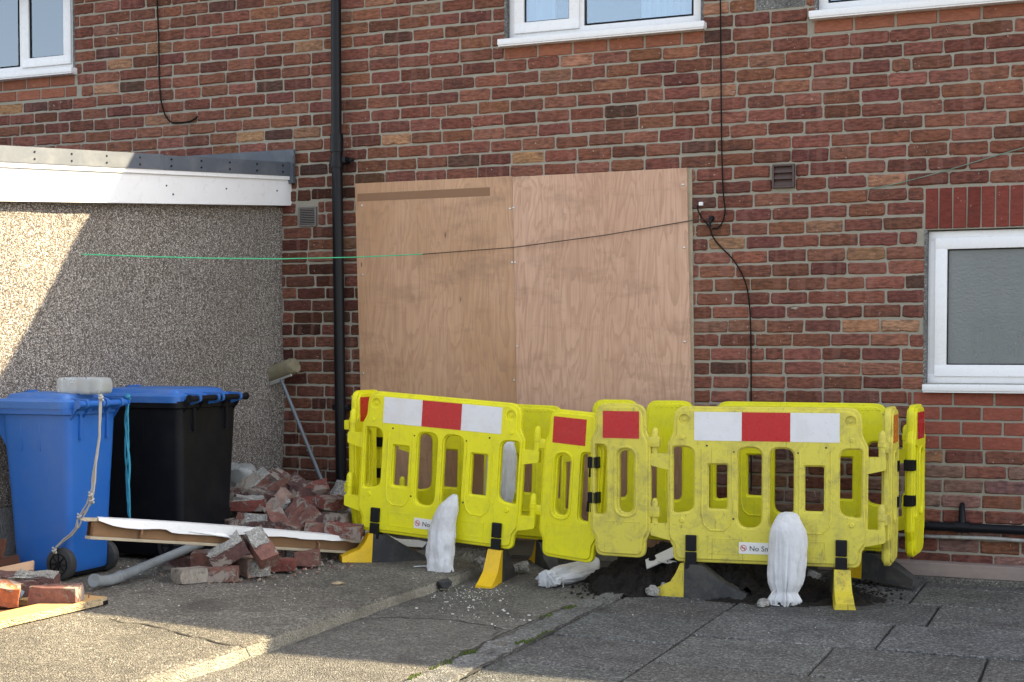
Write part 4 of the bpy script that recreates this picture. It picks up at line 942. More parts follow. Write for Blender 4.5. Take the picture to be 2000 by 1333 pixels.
put(narrow_panel('narrow_barrier', 'narrow yellow panel seen from behind, hinged at the faded barrier side of the soil heap', MAT['yel'], 1), (-2.19, -.30), R(180), 0, .0)
put(narrow_panel('narrow_barrier', 'dull narrow panel folded back edge-on from the faded barrier', MAT['yel_old'], 1), (-1.055, -.93), R(91.5), 0, .0)
put(narrow_panel('narrow_barrier', 'clean narrow yellow panel with dark red patch standing square to the brick wall', MAT['yel'], -1, clips=True), (-.972, -.165), R(87), R(0), .0)

# ------------------------------------------------------------------ sandbags
def sandbag(name, label, L, wmax, dep, seed, torn=False, tie=True):
    """hangs from z=L to z=0; closed sack with folds gathered to a neck near the bottom"""
    rg = random.Random(seed); e = tag(empty(name), label, 'sandbag', 'white woven sandbags'); n = 110; N = 60; loops = []
    cre = [(rg.uniform(0, 6.283), rg.uniform(.045, .11), rg.uniform(.35, 1.0), rg.uniform(-.45, .45), rg.uniform(0, .5)) for _ in range(34)]
    ph = [rg.uniform(0, 6.28) for _ in range(6)]
    for j in range(N+1):
        t = j/N; z = L*(1-t)
        prof = [(0, .15), (.012, .42), (.04, .56), (.10, .70), (.20, .90), (.32, .98), (.50, 1.0), (.68, .98), (.77, .90), (.83, .76), (.868, .66), (.90, .76), (.95, .90), (1.0, .84)]
        if torn: prof = [(0, .08), (.02, .28), (.07, .44), (.15, .66), (.28, .84), (.5, .95), (.75, 1.0), (.9, .95), (1.0, .98)]
        for (t0, r0), (t1, r1) in zip(prof, prof[1:]):
            if t0 <= t <= t1: u = (t-t0)/(t1-t0); r = wmax*(r0+(r1-r0)*u)
        fold = .07+.55*max(0, t-.30) if not torn else .12+.08*t
        nc = len(cre) if not torn else 13
        if t > .80 and not torn: fold = .38
        loop = []
        for k in range(n):
            a = 2*math.pi*k/n
            f = 1.0
            for ca, cw, cs, wob, t_on in cre[:nc]:
                if torn: cw *= 2.2; wob *= 2
                da = (a-ca-wob*(t-.5)+math.pi) % (2*math.pi)-math.pi
                if abs(da) < cw*3: f -= fold*cs*(.12+abs(math.sin(a))**1.5)*max(0, min(1, (t-t_on)*3))*math.exp(-(da/cw)**2)
            f = max(f, 1-fold*.9)
            f += fold*.08*math.sin(3*a+ph[2]+t*2)
            f += (.12 if torn else .06)*fbm((math.cos(a)*1.5, math.sin(a)*1.5, t*(6 if torn else 4)+seed), 3)
            dz = 0
            if t > .97: dz = .014*math.sin(7*a+ph[3])+.008*math.sin(16*a)
            if torn and t > .60: dz = (t-.6)/.4*(.06*max(0, fbm((math.cos(a)*1.6, math.sin(a)*1.6, seed+9), 3))+.012*math.sin(a*11))
            tuck = max(0, .14-t)*.32; loop.append(Vector((r*f*math.cos(a)+.012*math.sin(t*3+ph[4])+(.045*max(0, 1-t*2.2) if torn else 0), dep/wmax*r*f*math.sin(a)+tuck, z+dz)))
        loops.append(loop)
    m = MB(); m.loft(loops); m.build('sack', MAT['bag'], e, 80)
    if tie and not torn:
        m = MB(); c = L*.195; m.tube([(wmax*.36*math.cos(a*.4), dep*.42*math.sin(a*.4), c+.004*math.sin(a)) for a in range(17)], .0035, 6)
        m.tube([(-wmax*.33, -dep*.3, c), (-wmax*.62, -dep*.8, c-.03), (-wmax*.72, -dep, c-.06), (-wmax*.60, -dep*1.1, .004), (-wmax*.2, -dep*1.2, .002)], .003, 6); m.build('tie_cord', MAT['bag'], e, 60)
    return e
b1 = sandbag('sandbag', 'full white woven sandbag with gathered neck hung on the faded barrier', .475, .100, .060, 3); p = onz(1530, 1192, .0); b1.location = (p.x-.02, -1.14, .0); b1.rotation_euler = (R(-6), R(-1), R(5))
b2 = sandbag('sandbag', 'limp torn white sandbag draped over the tilted yellow barrier', .455, .088, .050, 8, True); p = ony(862, 1120, -1.125); b2.location = (p.x, -1.12, p.z-.01); b2.rotation_euler = (R(-6), R(-2), 0)
b3 = sandbag('sandbag', 'white sandbag lying flat on the concrete beside the soil', .50, .085, .055, 12); b3.location = onz(1078, 1130, .05); b3.rotation_euler = (R(86), 0, 0)
q0 = onz(1072, 1132, .045); q1 = onz(1215, 1092, .05); d = (q1-q0); b3.location = q0; b3.rotation_euler = (d.normalized().to_track_quat('Z', 'Y')).to_euler()
b4 = sandbag('sandbag', 'white sandbag hung on the rear barrier, seen through the slots of the tilted one', .52, .10, .06, 21); b4.location = (-3.42, -.382, .28)
m = MB(); m.tube([onz(808,1107,.064), onz(830,1106,.066), onz(850,1109,.064)], .0035, 6); m.build('tie_cord', MAT['bag'], b2, 60).matrix_parent_inverse = b2.matrix_basis.inverted()

# ------------------------------------------------------------------ wheelie bins (local +x is the handle side)
def wheelie(name, label, loc, D0, W0, D1, W1, H, mbody, mlid, wr=.085, yaw=0.0):
    """D/W: depth along x and width along y at base (0) and rim (1)"""
    e = tag(empty(name, loc, (0, 0, yaw)), label, 'wheelie bin', 'wheelie bins'); zr = H-.10
    def sec(z, d, w, r, dx=0.0): return [Vector((x+dx, y, z)) for x, y in rrect(-d/2, d/2, -w/2, w/2, r, 6)]
    def at(t): return D0+(D1-D0)*t, W0+(W1-W0)*t
    L = []
    for z, t in ((.035, 0), (.05, .02), (.10, .05), (.45, .45), (zr-.18, .82), (zr-.02, 1.0)):
        d, w = at(t); k = .012 if z < .04 else 0; L.append(sec(z, d-k, w-k, .045, (D1-d)*.12))
    m = MB(); m.loft(L)
    d, w = at(1.0)
    for s_ in (-1, 1):   # pressed ribs below the rim
        for xx in (-.10, .02):
            m.bbox((xx, s_*(w/2-.012)-.010, zr-.22), (xx+.014, s_*(w/2-.012)+.010, zr-.02), .004)
    m.bbox((d/2-.03, -w*.30, zr-.16), (d/2+.012, -w*.30+.02, zr-.01), .005); m.bbox((d/2-.03, w*.30-.02, zr-.16), (d/2+.012, w*.30, zr-.01), .005)
    # front gusset under the lip
    m.prism([(-d/2-.085, zr-.01), (-d/2-.085, zr-.05), (-d/2+.01, zr-.20), (-d/2+.01, zr-.01)], 'y', -w/2+.03, w/2-.03)
    body = m.build('body', mbody, e, 32)
    m = MB(); m.loft([sec(zr-.03, d+.012, w+.012, .05), sec(zr-.025, d+.05, w+.045, .055, -.012), sec(zr+.012, d+.055, w+.05, .055, -.014), sec(zr+.014, d+.02, w+.02, .05, -.012)]); m.build('rim', mbody, body, 32)
    # lid with a raised middle and a downturned lip
    m = MB(); m.loft([sec(zr+.004, d+.075, w+.062, .06, -.03), sec(zr+.040, d+.075, w+.062, .06, -.03), sec(zr+.052, d+.05, w+.04, .055, -.03), sec(zr+.054, d-.04, w-.06, .05, -.03), sec(zr+.076, d-.07, w-.09, .05, -.03), sec(zr+.084, d-.16, w-.17, .05, -.03)])
    m.bbox((-d/2-.105, -w*.30, zr+.004), (-d/2-.06, w*.30, zr+.030), .008)
    m.prism([(-d/2-.02, zr+.045), (-d/2+.05, zr+.045), (-d/2+.05, zr+.095), (-d/2+.02, zr+.085)], 'y', -w*.10, w*.10)
    lid = m.build('lid', mlid, e, 32)
    for yy in (-w*.36, -w*.04, w*.04, w*.36):
        m = MB(); m.prism(rpoly([(d/2-.02, zr-.02, 0), (d/2+.085, zr+.012, .02), (d/2+.085, zr+.052, .02), (d/2-.02, zr+.058, 0)]), 'y', yy-.009, yy+.009); m.build('hinge_lug', mlid, lid, 32)
    m = MB(); m.tube([(d/2+.062, -w*.50, zr+.028), (d/2+.062, w*.50, zr+.028)], .017, 14)
    for yy in (-w*.44, -w*.20, w*.20, w*.44): m.prism([(d/2-.01, zr-.06), (d/2+.05, zr+.02), (d/2+.075, zr+.03), (d/2-.01, zr+.02)], 'y', yy-.006, yy+.006)
    h = m.build('handle', mbody, e, 40)
    for yy in (-w*.50, w*.50): m = MB(); m.tube([(d/2+.062, yy-.006, zr+.028), (d/2+.062, yy+.006, zr+.028)], .022, 14); m.build('handle_cap', mbody, h, 40)
    m = MB(); m.cyl((D0/2-.035, -W0/2-.02, wr), (D0/2-.035, W0/2+.02, wr), .012, 10); m.bbox((D0/2-.09, -W0/2+.03, .015), (D0/2+.0, W0/2-.03, .05), .006); m.build('axle', MAT['black'], e, 40)
    for s_ in (-1, 1):
        cx, cy = D0/2-.035, s_*(W0/2+.012); n = 28
        c_ = lambda r, y: [Vector((cx+r*math.cos(2*math.pi*k/n), y, wr+r*math.sin(2*math.pi*k/n))) for k in range(n)]
        m = MB(); m.loft([c_(wr-.012, cy-.024), c_(wr-.003, cy-.020), c_(wr, cy-.010), c_(wr, cy+.010), c_(wr-.003, cy+.020), c_(wr-.012, cy+.024)]); wh = m.build('wheel', MAT['rubber'], e, 40)
        m = MB(); yo = cy+s_*.0245; m.loft([c_(wr*.66, yo-s_*.002), c_(wr*.66, yo+s_*.004), c_(wr*.60, yo+s_*.004), c_(wr*.60, yo-s_*.002)], False); m.tube([(cx, yo-s_*.004, wr), (cx, yo+s_*.008, wr)], .016, 12)
        for k in range(8):
            a = k*math.pi/4; m.tube([(cx+.014*math.cos(a), yo+s_*.002, wr+.014*math.sin(a)), (cx+wr*.61*math.cos(a), yo+s_*.002, wr+wr*.61*math.sin(a))], .004, 5)
        m.build('rim', MAT['black'], wh, 40)
    return e
zs_ = slab_z(-5.1, -2.3)
wheelie('wheelie_bin', 'blue wheelie bin with blue lid and grey rope hanging from its handle', (-5.19, -2.25, zs_), .37, .32, .45, .39, .99, MAT['bin_blue'], MAT['lid_blue'], .085)
wheelie('wheelie_bin', 'black wheelie bin with blue lid against the pebble-dashed wall', (-5.065, -1.46, zs_), .50, .48, .57, .56, 1.00, MAT['bin_black'], MAT['lid_blue'], .10)
def rope(name, label, px, Y, r, mat, strands=3, knots=()):
    rg = random.Random(len(px)); e = None; pts = [ony(x, y, Y+(dy if True else 0)) for x, y, dy in px]
    e = tag(empty(name, pts[0]), label, 'rope'); o = pts[0]
    for k in range(strands):
        out = []
        for i in range(len(pts)-1):
            for j in range(5):
                t = j/5; p = pts[i].lerp(pts[i+1], t); u = (i+t)/(len(pts)-1); sp = .017*math.sin(u*math.pi*.9)
                out.append(p-o+Vector((sp*math.cos(k*2.1+u*9+1)+.004*fbm((u*9, k, 2)), .006*math.sin(k*2.1+u*9)-.002*k, 0)))
        out.append(pts[-1]-o); m = MB(); m.tube(out, r, 6); m.build('strand', mat, e, 60)
    for x, y, dy in knots:
        p = ony(x, y, Y+dy)-o; m = MB()
        m.tube([p+Vector((.010*math.cos(a*.8), .008*math.sin(a*.8)-.004, .004*math.sin(a*1.7)+(a-6)*.0022)) for a in range(13)], r*1.25, 6); m.build('knot', mat, e, 60)
    return e
rope('grey_rope', 'frayed grey rope hanging from the blue bin handle to its wheel', [(198,770,-.01),(196,800,-.02),(195,850,-.02),(188,900,-.03),(184,935,-.03),(180,965,-.03),(174,985,-.03),(165,1000,-.03),(155,1015,-.03),(152,1030,-.03),(140,1045,-.03),(122,1058,-.02),(110,1070,-.015),(107,1077,-.01)], -2.44, .0045, MAT['rope'], 3, [(198,778,-.03),(178,968,-.04),(180,978,-.04),(156,1010,-.04),(107,1076,-.02)])
rope('blue_twine', 'blue twine looped over the bin handles hanging in front of the black bin', [(250,770,-.02),(250,788,-.03),(248,830,-.03),(249,880,-.03),(250,930,-.03),(252,980,-.03),(254,1012,-.03)], -2.02, .0045, MAT['twine'], 4, [(251,776,-.03)])

def jug(name, label, loc, L, w, h, yaw, roll=0.0, neck=True):
    e = tag(empty(name, loc, (roll, 0, yaw)), label, 'container', None)
    def sec(x, a, b, r, dz=0): return [Vector((x, y, z+dz)) for y, z in rrect(-a/2, a/2, -b/2, b/2, r, 5)]
    m = MB(); m.loft([sec(-L/2, w*.8, h*.78, .015), sec(-L/2+.012, w*.97, h*.96, .02), sec(-L/2+.03, w, h, .022), sec(-.03, w, h, .022), sec(-.022, w*.94, h*.93, .022), sec(-.006, w*.94, h*.93, .022), sec(.004, w, h, .022), sec(L*.22, w, h, .022), sec(L*.24, w*.96, h*.95, .022), sec(L*.27, w, h, .022)] + ([sec(L*.40, w*.80, h*.80, .045), sec(L*.47, w*.4, h*.4, .025), sec(L*.5, w*.28, h*.28, .018)] if neck else [sec(L*.40, w*.97, h*.97, .022), sec(L*.46, w*.9, h*.88, .022), sec(L*.5, w*.7, h*.66, .02)]))
    m.build('body', MAT['jug'], e, 50)
    m = MB()
    if neck: m.tube([(L*.49, 0, 0), (L*.5+.03, 0, 0)], .022, 14)
    else: m.tube([(L*.1, w*.4, h*.1), (L*.1, w*.5+.02, h*.1)], .022, 14)
    m.build('cap', MAT['jug'], e, 40)
    return e
p = ony(166, 748, -2.25); jug('plastic_jug', 'translucent plastic jug lying on top of the blue bin', (p.x, -2.25, zs_+.965+.045), .265, .14, .090, R(10), 0, False)
p = ony(462, 925, -.85); jug('plastic_jug', 'pale plastic bottle lying behind the black bin by the brick rubble', p, .30, .13, .11, R(-8), R(10))

# ------------------------------------------------------------------ paint roller against the corner
ra, rb_ = ony(512, 738, -.10), ony(577, 714, -.16); rm = (ra+rb_)/2
e = tag(empty('paint_roller', ony(632, 948, -.25)), 'fluffy masonry paint roller on a long pole leaning in the corner', 'paint roller'); o_ = Vector(e.location)
m = MB(); pts = [ra.lerp(rb_, i/24) for i in range(25)]; ax = (rb_-ra).normalized(); vs = []
loops = []
b1_ = ax.orthogonal().normalized(); b2_ = ax.cross(b1_)
for i, p in enumerate(pts):
    rr = .056*(1 if 1 < i < 23 else .85)
    loops.append([p-o_+(b1_*math.cos(a*.2618)+b2_*math.sin(a*.2618))*(rr+.006*fbm((i*.9, a*.9, 3), 3)) for a in range(24)])
m.loft(loops); m.build('roller_sleeve', MAT['roller'], e, 80)
m = MB(); q = ony(549, 744, -.17); m.tube([ra-o_-ax*.02+Vector((0,0,-.05)), ra-o_+Vector((.02,-.03,-.07)), q-o_], .007, 8); m.tube([ra-o_-ax*.02, ra-o_-ax*.02+Vector((0,0,-.05))], .007, 8); m.tube([ra.lerp(rb_, .05)-o_+Vector((0,-.03,-.060)), ra.lerp(rb_, .95)-o_+Vector((0,-.03,-.060))], .008, 8); m.build('frame', MAT['rope'], e, 40)
m = MB(); m.tube([q-o_+Vector((0,0,.01)), Vector((0,0,0)), Vector((.06,-.03,-.32))], [.012, .014, .014], 10); m.build('pole', MAT['alu'], e, 40)

# ------------------------------------------------------------------ brick rubble
def mound(name, label, cx, cy, rx, ry, h, z0, mat, seed, n=44, amp=.05, fine=.02, kind='stuff'):
    vs = []; fs = []
    for j in range(n+1):
        for i in range(n+1):
            u, v = -1+2*i/n, -1+2*j/n; x, y = cx+u*rx, cy+v*ry; r = math.sqrt(u*u+v*v)+.25*fbm((u*1.6, v*1.6, seed), 3)
            b = max(0, 1-r); z = h*(b**.75)+amp*min(1, b*3)*fbm((x*9, y*9, seed), 4)+fine*min(1, b*5)*fbm((x*33, y*33, seed), 3)
            vs.append((x, y, z0+(z if b > 0 else -.02)))
    for j in range(n):
        for i in range(n): a = j*(n+1)+i; fs.append((a, a+1, a+n+2, a+n+1))
    m = MB(); m.add(vs, fs); return tag(m.build(name, mat, None, None), label, 'heap', kind=kind)
mound('rubble_heap', 'dark mortar rubble and dust under the loose bricks', -4.72, -.72, .72, .62, .40, .055, m_concrete('rubble_dust', (.12,.105,.09), (.22,.20,.17), (.05,.045,.04), speck=.5, seed=5), 4)
bm_cache = {}
def loose_geo(seed, L=.215, W=.102, H=.070, chip=.012):
    rg = random.Random(seed); bm = bmesh.new(); bmesh.ops.create_cube(bm, size=1)
    for v in bm.verts: v.co = Vector((v.co.x*L, v.co.y*W, v.co.z*H))
    bmesh.ops.subdivide_edges(bm, edges=bm.edges[:], cuts=2, use_grid_fill=True)
    for v in bm.verts:
        e_ = sum(1 for a, b in ((v.co.x, L), (v.co.y, W), (v.co.z, H)) if abs(abs(a)-b/2) < 1e-4)
        k = chip*(.12 if e_ == 1 else .45 if e_ == 2 else 1.0)
        v.co += Vector((rg.gauss(0, 1), rg.gauss(0, 1), rg.gauss(0, 1)))*k*.35
        if e_ >= 2: v.co *= 1-k*rg.uniform(.5, 3.0)
    return bm
LB = 0
def loose(pos, yaw, pitch, roll, col, label, group, L=.215, W=.102, H=.070, crust=None, chip=.012):
    global LB; LB += 1; m = MB(); m.bm(loose_geo(100+LB, L, W, H, chip), None, col)
    o = m.build('loose_brick', MAT['rub'], None, 22); o.location = pos; o.rotation_euler = (R(roll), R(pitch), R(yaw)); tag(o, label, 'brick', group)
    if crust:
        m = MB(); bm = loose_geo(500+LB, L*crust[0], W*.86, .016, .03); m.bm(bm, Matrix.Translation((L*crust[1], 0, H/2+.004)) if crust[2] == 't' else Matrix.Translation((L*crust[1], -W/2-.003, 0)) @ Matrix.Rotation(R(90), 4, 'X') @ Matrix.Diagonal((1, .75, 1, 1)))
        m.build('mortar_crust', MAT['stone'], o)
    return o
RED, DARK, PALE, BRN, ORG, GRY = (.20,.068,.055), (.12,.065,.06), (.36,.24,.19), (.21,.10,.08), (.52,.16,.07), (.30,.26,.22)
MP = Vector((-4.5, -1.45, .09)); MN = Vector((.12, -.50, .85)).normalized()
GB = 'loose bricks heaped behind the plank'
LBK = 'reddish loose brick in the heap behind the white-faced plank'
for x, y, yw, pt, rl, c_, L, cr, lab in [
    (487,985,24,-2,8,RED,.215,(.85,0,'t'),'bright red brick with mortar on top, lying level in the heap by black bin'),
    (497,1015,22,4,-6,BRN,.20,(.7,.1,'f'),'brick thickly crusted with white mortar just above the plank'),
    (503,948,50,-40,20,BRN,.215,(.9,0,'t'),'brick with mortar strip standing on edge at the peak beside the pale bottle'),(482,955,55,-42,30,GRY,.215,None,LBK),(540,952,45,-34,12,BRN,.215,None,LBK),(556,942,10,30,30,DARK,.19,None,LBK),(580,950,-25,22,25,DARK,.17,None,LBK),
    (546,985,40,-45,40,PALE,.19,(.6,0,'f'),'pale pink brick smeared with mortar tilted in the middle of heap'),(572,1008,52,-48,12,BRN,.20,None,LBK),(610,982,20,2,4,RED,.215,None,'clean red brick lying across the top of the heap near the downpipe'),(648,982,70,4,10,RED,.19,None,LBK),
    (597,1020,40,-40,20,BRN,.2,None,LBK),(618,957,30,-10,30,RED,.15,None,'short red brick piece on top of heap below the roller pole'),(545,1025,-30,32,10,BRN,.2,None,LBK),(650,1015,10,0,0,DARK,.18,None,LBK),(628,1035,30,10,0,BRN,.2,None,LBK),(672,1036,18,5,8,RED,.215,None,'red brick right beside the tilted yellow barrier, just over the plank'),
    (520,970,0,10,10,DARK,.2,None,LBK),(585,1035,80,0,10,BRN,.2,None,LBK),(520,1030,15,0,0,DARK,.215,None,LBK),(470,1025,60,0,0,DARK,.2,None,LBK),(600,965,60,15,0,DARK,.2,None,LBK),(465,965,20,0,0,DARK,.2,None,LBK)]:
    p = onplane(x, y, MP, MN); p.z = max(p.z, slab_z(p.x, p.y)+.03); loose(p, yw, pt, rl, c_, lab, GB if lab == LBK else None, L, crust=cr)
GF = 'loose bricks in front of the plank'; LBF = 'loose dark brick in the low pile in front of the plank'
def on_slab(x, y, up): return onz(x, y, slab_z(-4.4, -2)+up)
for x, y, up, yw, pt, rl, c_, L, W, H, cr, lab in [
    (371,1124,.04,62,0,0,GRY,.16,.115,.075,None,'grey-ended half brick at the edge of the low pile'),(428,1121,.04,25,0,0,BRN,.20,.10,.075,None,LBF),(413,1092,.09,20,0,4,BRN,.20,.11,.08,None,LBF),
    (446,1081,.14,35,-28,14,DARK,.20,.105,.075,(.95,0,'t'),'blackened brick with a white mortar edge leaning on the low pile'),(496,1106,.052,60,0,4,PALE,.14,.125,.095,(.8,0,'f'),'chunky brick end patched with white mortar in the low pile'),
    (510,1070,.165,-22,38,24,BRN,.215,.105,.075,(.5,-.2,'t'),'brick slanting down off the low pile in front of plank'),(550,1103,.035,20,0,0,RED,.15,.1,.065,None,'short red brick lying under the slanting one'),(600,1090,.045,25,0,0,BRN,.14,.12,.08,None,'brick wedged under the plank near the yellow foot'),
    (350,1100,.04,30,0,0,DARK,.17,.1,.07,None,LBF),(480,1092,.04,10,0,0,DARK,.2,.1,.07,None,LBF),(520,1088,.05,15,0,0,DARK,.2,.1,.07,None,LBF),(455,1105,.035,30,0,0,DARK,.2,.1,.07,None,LBF)]:
    loose(on_slab(x, y, up), yw, pt, rl, c_, lab, GF if lab == LBF else None, L, W, H, crust=cr)

# ------------------------------------------------------------------ long plank with a white plastic face
pa = ony(160, 1030, -2.74); pb = ony(835, 1072, -.38); d = pb-pa; Lp = d.length
e = tag(empty('plank', pa), 'long timber plank with peeling white plastic face resting on bricks', 'plank'); e.rotation_euler = d.normalized().to_track_quat('X', 'Z').to_euler()
m = MB(); n = 60; loops = []
for i in range(n+1):
    x = Lp*i/n+(.06 if i == 0 else 0); j = .004*fbm((x*4, 1, 1)); loops.append([Vector((x+(.02*fbm((k, 3, 2)) if i == 0 else 0), y, z+j)) for k, (y, z) in enumerate([(-.012,-.040),(-.012,.040),(.016,.042),(.016,-.040)])])
m.loft(loops); m.build('timber', MAT['timber'], e)
m = MB(); m.bbox((.035, -.030, -.056), (Lp*.86, .018, -.041), .003); m.build('batten', MAT['lath'], e)
m = MB(); vs = []
for i in range(n+1):
    t = i/n; x = .10+(Lp-.10)*t; low = .012+.010*fbm((x*5, 2, 3))-(.015 if .18 < t < .34 else 0)-.02*max(0, t-.6)
    if t < .04: low = .036-(t/.04)*.024
    vs += [(x-.03*(1-t), -.034-.004*math.sin(x*5), low+.002), (x-.03*(1-t), -.030, .048+.008*math.sin(x*2.2)), (x, .03, .054+.006*math.sin(x*2.2)), (x, .03, .051+.006*math.sin(x*2.2)), (x-.03*(1-t), -.026, .045+.008*math.sin(x*2.2)), (x-.03*(1-t), -.030-.004*math.sin(x*5), low+.002)]
fs = [(i*6+k, i*6+(k+1) % 6, i*6+6+(k+1) % 6, i*6+6+k) for i in range(n) for k in range(6)]; m.add(vs, fs+[tuple(range(6)), tuple(range(n*6, n*6+6))]); m.build('plastic_face', MAT['upvc'], e)
m = MB(); m.add([(.62,-.036,.016),(.86,-.038,.014),(.90,-.050,-.006),(.84,-.046,.000),(.62,-.034,.012),(.86,-.034,.010),(.90,-.046,-.010),(.84,-.042,-.004)], [(0,1,2,3),(7,6,5,4),(0,4,5,1),(1,5,6,2),(2,6,7,3),(3,7,4,0)]); m.build('plastic_splinter', MAT['upvc'], e)
m = MB(); m.add([(0,-.02,.030),(.12,-.02,.038),(.12,.02,.038),(.0,.02,.036),(.02,-.02,.046),(.12,-.02,.050),(.12,.02,.050),(.02,.02,.048)], [(0,3,2,1),(4,5,6,7),(0,1,5,4),(1,2,6,5),(2,3,7,6),(3,0,4,7)]); m.build('splintered_end', MAT['lath'], e)
for xx, zz in ((.33, -.005), (1.55, -.02)):
    m = MB(); m.tube([(xx, -.013, zz+.02), (xx+.004, -.028, zz+.012), (xx, -.034, zz-.012), (xx+.003, -.02, zz-.028)], .006, 6); m.build('bent_nail', MAT['tape'], e, 60)
pc = ony(700, 1030, -.85); m = MB(); m.bbox((-.20, -.03, -.004), (.24, .03, .004), .002); o = m.build('plastic_offcut', MAT['upvc']); o.location = ony(712, 1035, -.62); o.rotation_euler = (R(25), R(14), R(-10)); tag(o, 'thin white plastic strip poking out above the plank by tilted barrier', 'offcut')

# ------------------------------------------------------------------ grey waste pipe
a, b = onz(232, 1128, slab_z(-5, -2)+.030), onz(392, 1062, slab_z(-5, -2)+.115)
e = tag(empty('waste_pipe', a), 'grey plastic waste pipe with elbow lying in front of the black bin', 'pipe')
m = MB(); m.tube([Vector((0,0,0)), b-a], .0255, 18); m.build('pipe', MAT['pipe'], e, 50)
d = (b-a).normalized(); up = (onz(192, 1128, slab_z(-5,-2)+.06)-a)
m = MB(); m.tube([d*.03, Vector((0,0,0)), -d*.03+Vector((0,0,0)), -d*.06+up*.12, -d*.075+up*.32, -d*.072+up*.62, -d*.06+up*.85], [.029, .029, .028, .028, .028, .028, .030], 18); m.tube([d*.005, d*.022], .032, 18); m.build('elbow', MAT['pipe'], e, 50)
m = MB(); q = -d*.06+up*.85; m.tube([q-up*.1, q], .034, 18); m.build('collar', MAT['pipe'], e, 50)

# ------------------------------------------------------------------ board and bits in the near corner of the slab
zb_ = slab_z(-4.6, -3)+.002
e = tag(empty('cabinet_board', (-4.40, -2.86, zb_)), 'varnished wooden board with a square cut-out lying under loose bricks', 'board'); e.rotation_euler = (0, 0, R(-3))
def bb(a_, b_, mt, nm, par=e): m = MB(); m.bbox(a_, b_, .002); return m.build(nm, mt, par)
bb((-.16,-1.5,.0),(-.004,0,.036), MAT['board'], 'rail'); bb((-.0035,-1.5,.0012),(.0,-.0,.0348), MAT['chip'], 'raw_edge'); bb((-1.1,-.24,.0005),(-.162,0,.0355), MAT['board'], 'rail'); bb((-1.1,-1.5,.0),(-.162,-.242,.012), MAT['darkboard'], 'inset_panel')
bb((-.035,-.03,-.001),(.003,.003,.02), MAT['black'], 'corner_cap')
m = MB(); m.tube([(-.06,-.06,.034),(-.06,-.06,.055)], .003, 6); m.tube([(-.075,-.06,.055),(-.045,-.06,.058)], .003, 6); m.build('bent_nail', MAT['tape'], e)
zt_ = zb_+.036
loose(onz(110, 1160, zt_+.036), 18, 0, 0, BRN, 'pink-brown brick lying on the varnished board', None, .225, .105, .072)
loose(onz(72, 1138, zt_+.05), 24, 2, 3, DARK, 'dark brick crusted with white mortar beside the blue bin wheel', None, .20, .11, .075, crust=(.95, 0, 't'))
loose(onz(6, 1160, zt_+.045), 40, 8, 10, ORG, 'broken bright orange brick on the varnished board', None, .15, .12, .09, chip=.03)
loose(onz(18, 1137, zt_+.05), 10, 0, 8, DARK, 'grey-black brick behind the broken orange one', None, .20, .10, .08)
loose(onz(45, 1150, zt_+.035), 60, 0, 0, DARK, 'small dark brick piece behind the blue tile chip', None, .12, .1, .07)
m = MB(); m.bbox((-.026,-.003,-.026),(.026,.003,.026), .001); o = m.build('tile_chip', MAT['tile']); o.location = onz(33, 1161, zt_+.026); o.rotation_euler = (R(-25), R(24), R(15)); tag(o, 'pale blue square tile chip propped among the bricks', 'tile')
def lean(nm, px0, px1, Y0, Y1, w, th, mt, label, cat='offcut', rx=35):
    a_, b_ = ony(*px0, Y0), ony(*px1, Y1); d_ = b_-a_; m = MB(); m.bbox((0, -w/2, -th/2), (d_.length, w/2, th/2), .002); o = m.build(nm, mt); o.location = a_
    o.rotation_euler = (Matrix.Rotation(0, 3, 'X') @ d_.normalized().to_track_quat('X', 'Z').to_matrix() @ Matrix.Rotation(R(rx), 3, 'X')).to_euler(); return tag(o, label, cat)
lean('wood_offcut', (-40,1128), (66,1106), -2.75, -2.62, .07, .018, MAT['offcut'], 'pale bare wood offcut propped on bricks beside the blue bin')
lean('wood_offcut', (-40,1110), (38,1093), -2.60, -2.45, .06, .02, MAT['darkboard'], 'dark red-brown wood offcut behind the pale one')
lean('tile_piece', (-20,1072), (9,1072), -2.60, -2.60, .10, .012, MAT['darkboard'], 'terracotta tile piece leaning on the grey plinth', 'tile', 70)

# ------------------------------------------------------------------ soil heap, stones and white plastic bits inside the barriers
mound('soil_heap', 'black wet soil heaped inside and between the yellow barriers', -2.05, -.62, .66, .46, .27, -.01, MAT['soil'], 9, 110, .09, .030)
mound('soil_spill', 'black soil spilling out under the faded barrier', -1.66, -.78, .60, .42, .06, -.004, MAT['soil'], 2, 100, .05, .022)
mound('soil_trail', 'black soil spilling beside the lying sandbag', -2.38, -.86, .30, .36, .13, -.006, MAT['soil'], 13, 70, .06, .025)
def stone(px, z, s, label, group=None, seed=0, mat='stone', sq=(1, .8, .7)):
    rg = random.Random(seed); bm = bmesh.new(); bmesh.ops.create_icosphere(bm, subdivisions=2, radius=s)
    for v in bm.verts:
        k = 1+.45*fbm((v.co.x/s+seed, v.co.y/s, v.co.z/s), 2); v.co = Vector((v.co.x*k*sq[0], v.co.y*k*sq[1], v.co.z*k*sq[2])); v.co.z = max(v.co.z, -s*.45)
    m = MB(); m.bm(bm); o = m.build('stone', MAT[mat], None); o.location = onz(*px, z); o.rotation_euler = (0, 0, rg.random()*6); return tag(o, label, 'stone', group)
stone((1275,1155), .025, .045, 'pale broken concrete lump beside the black wedge foot', None, 3); stone((1302,1148), .03, .04, 'smaller grey lump touching the faded barrier foot', None, 5)
stone((1490,1178), .02, .035, 'grey pebble between wedge foot and full sandbag', None, 8); stone((1590,1125), .03, .04, 'angular stone lying on black soil behind the sandbag', None, 11)
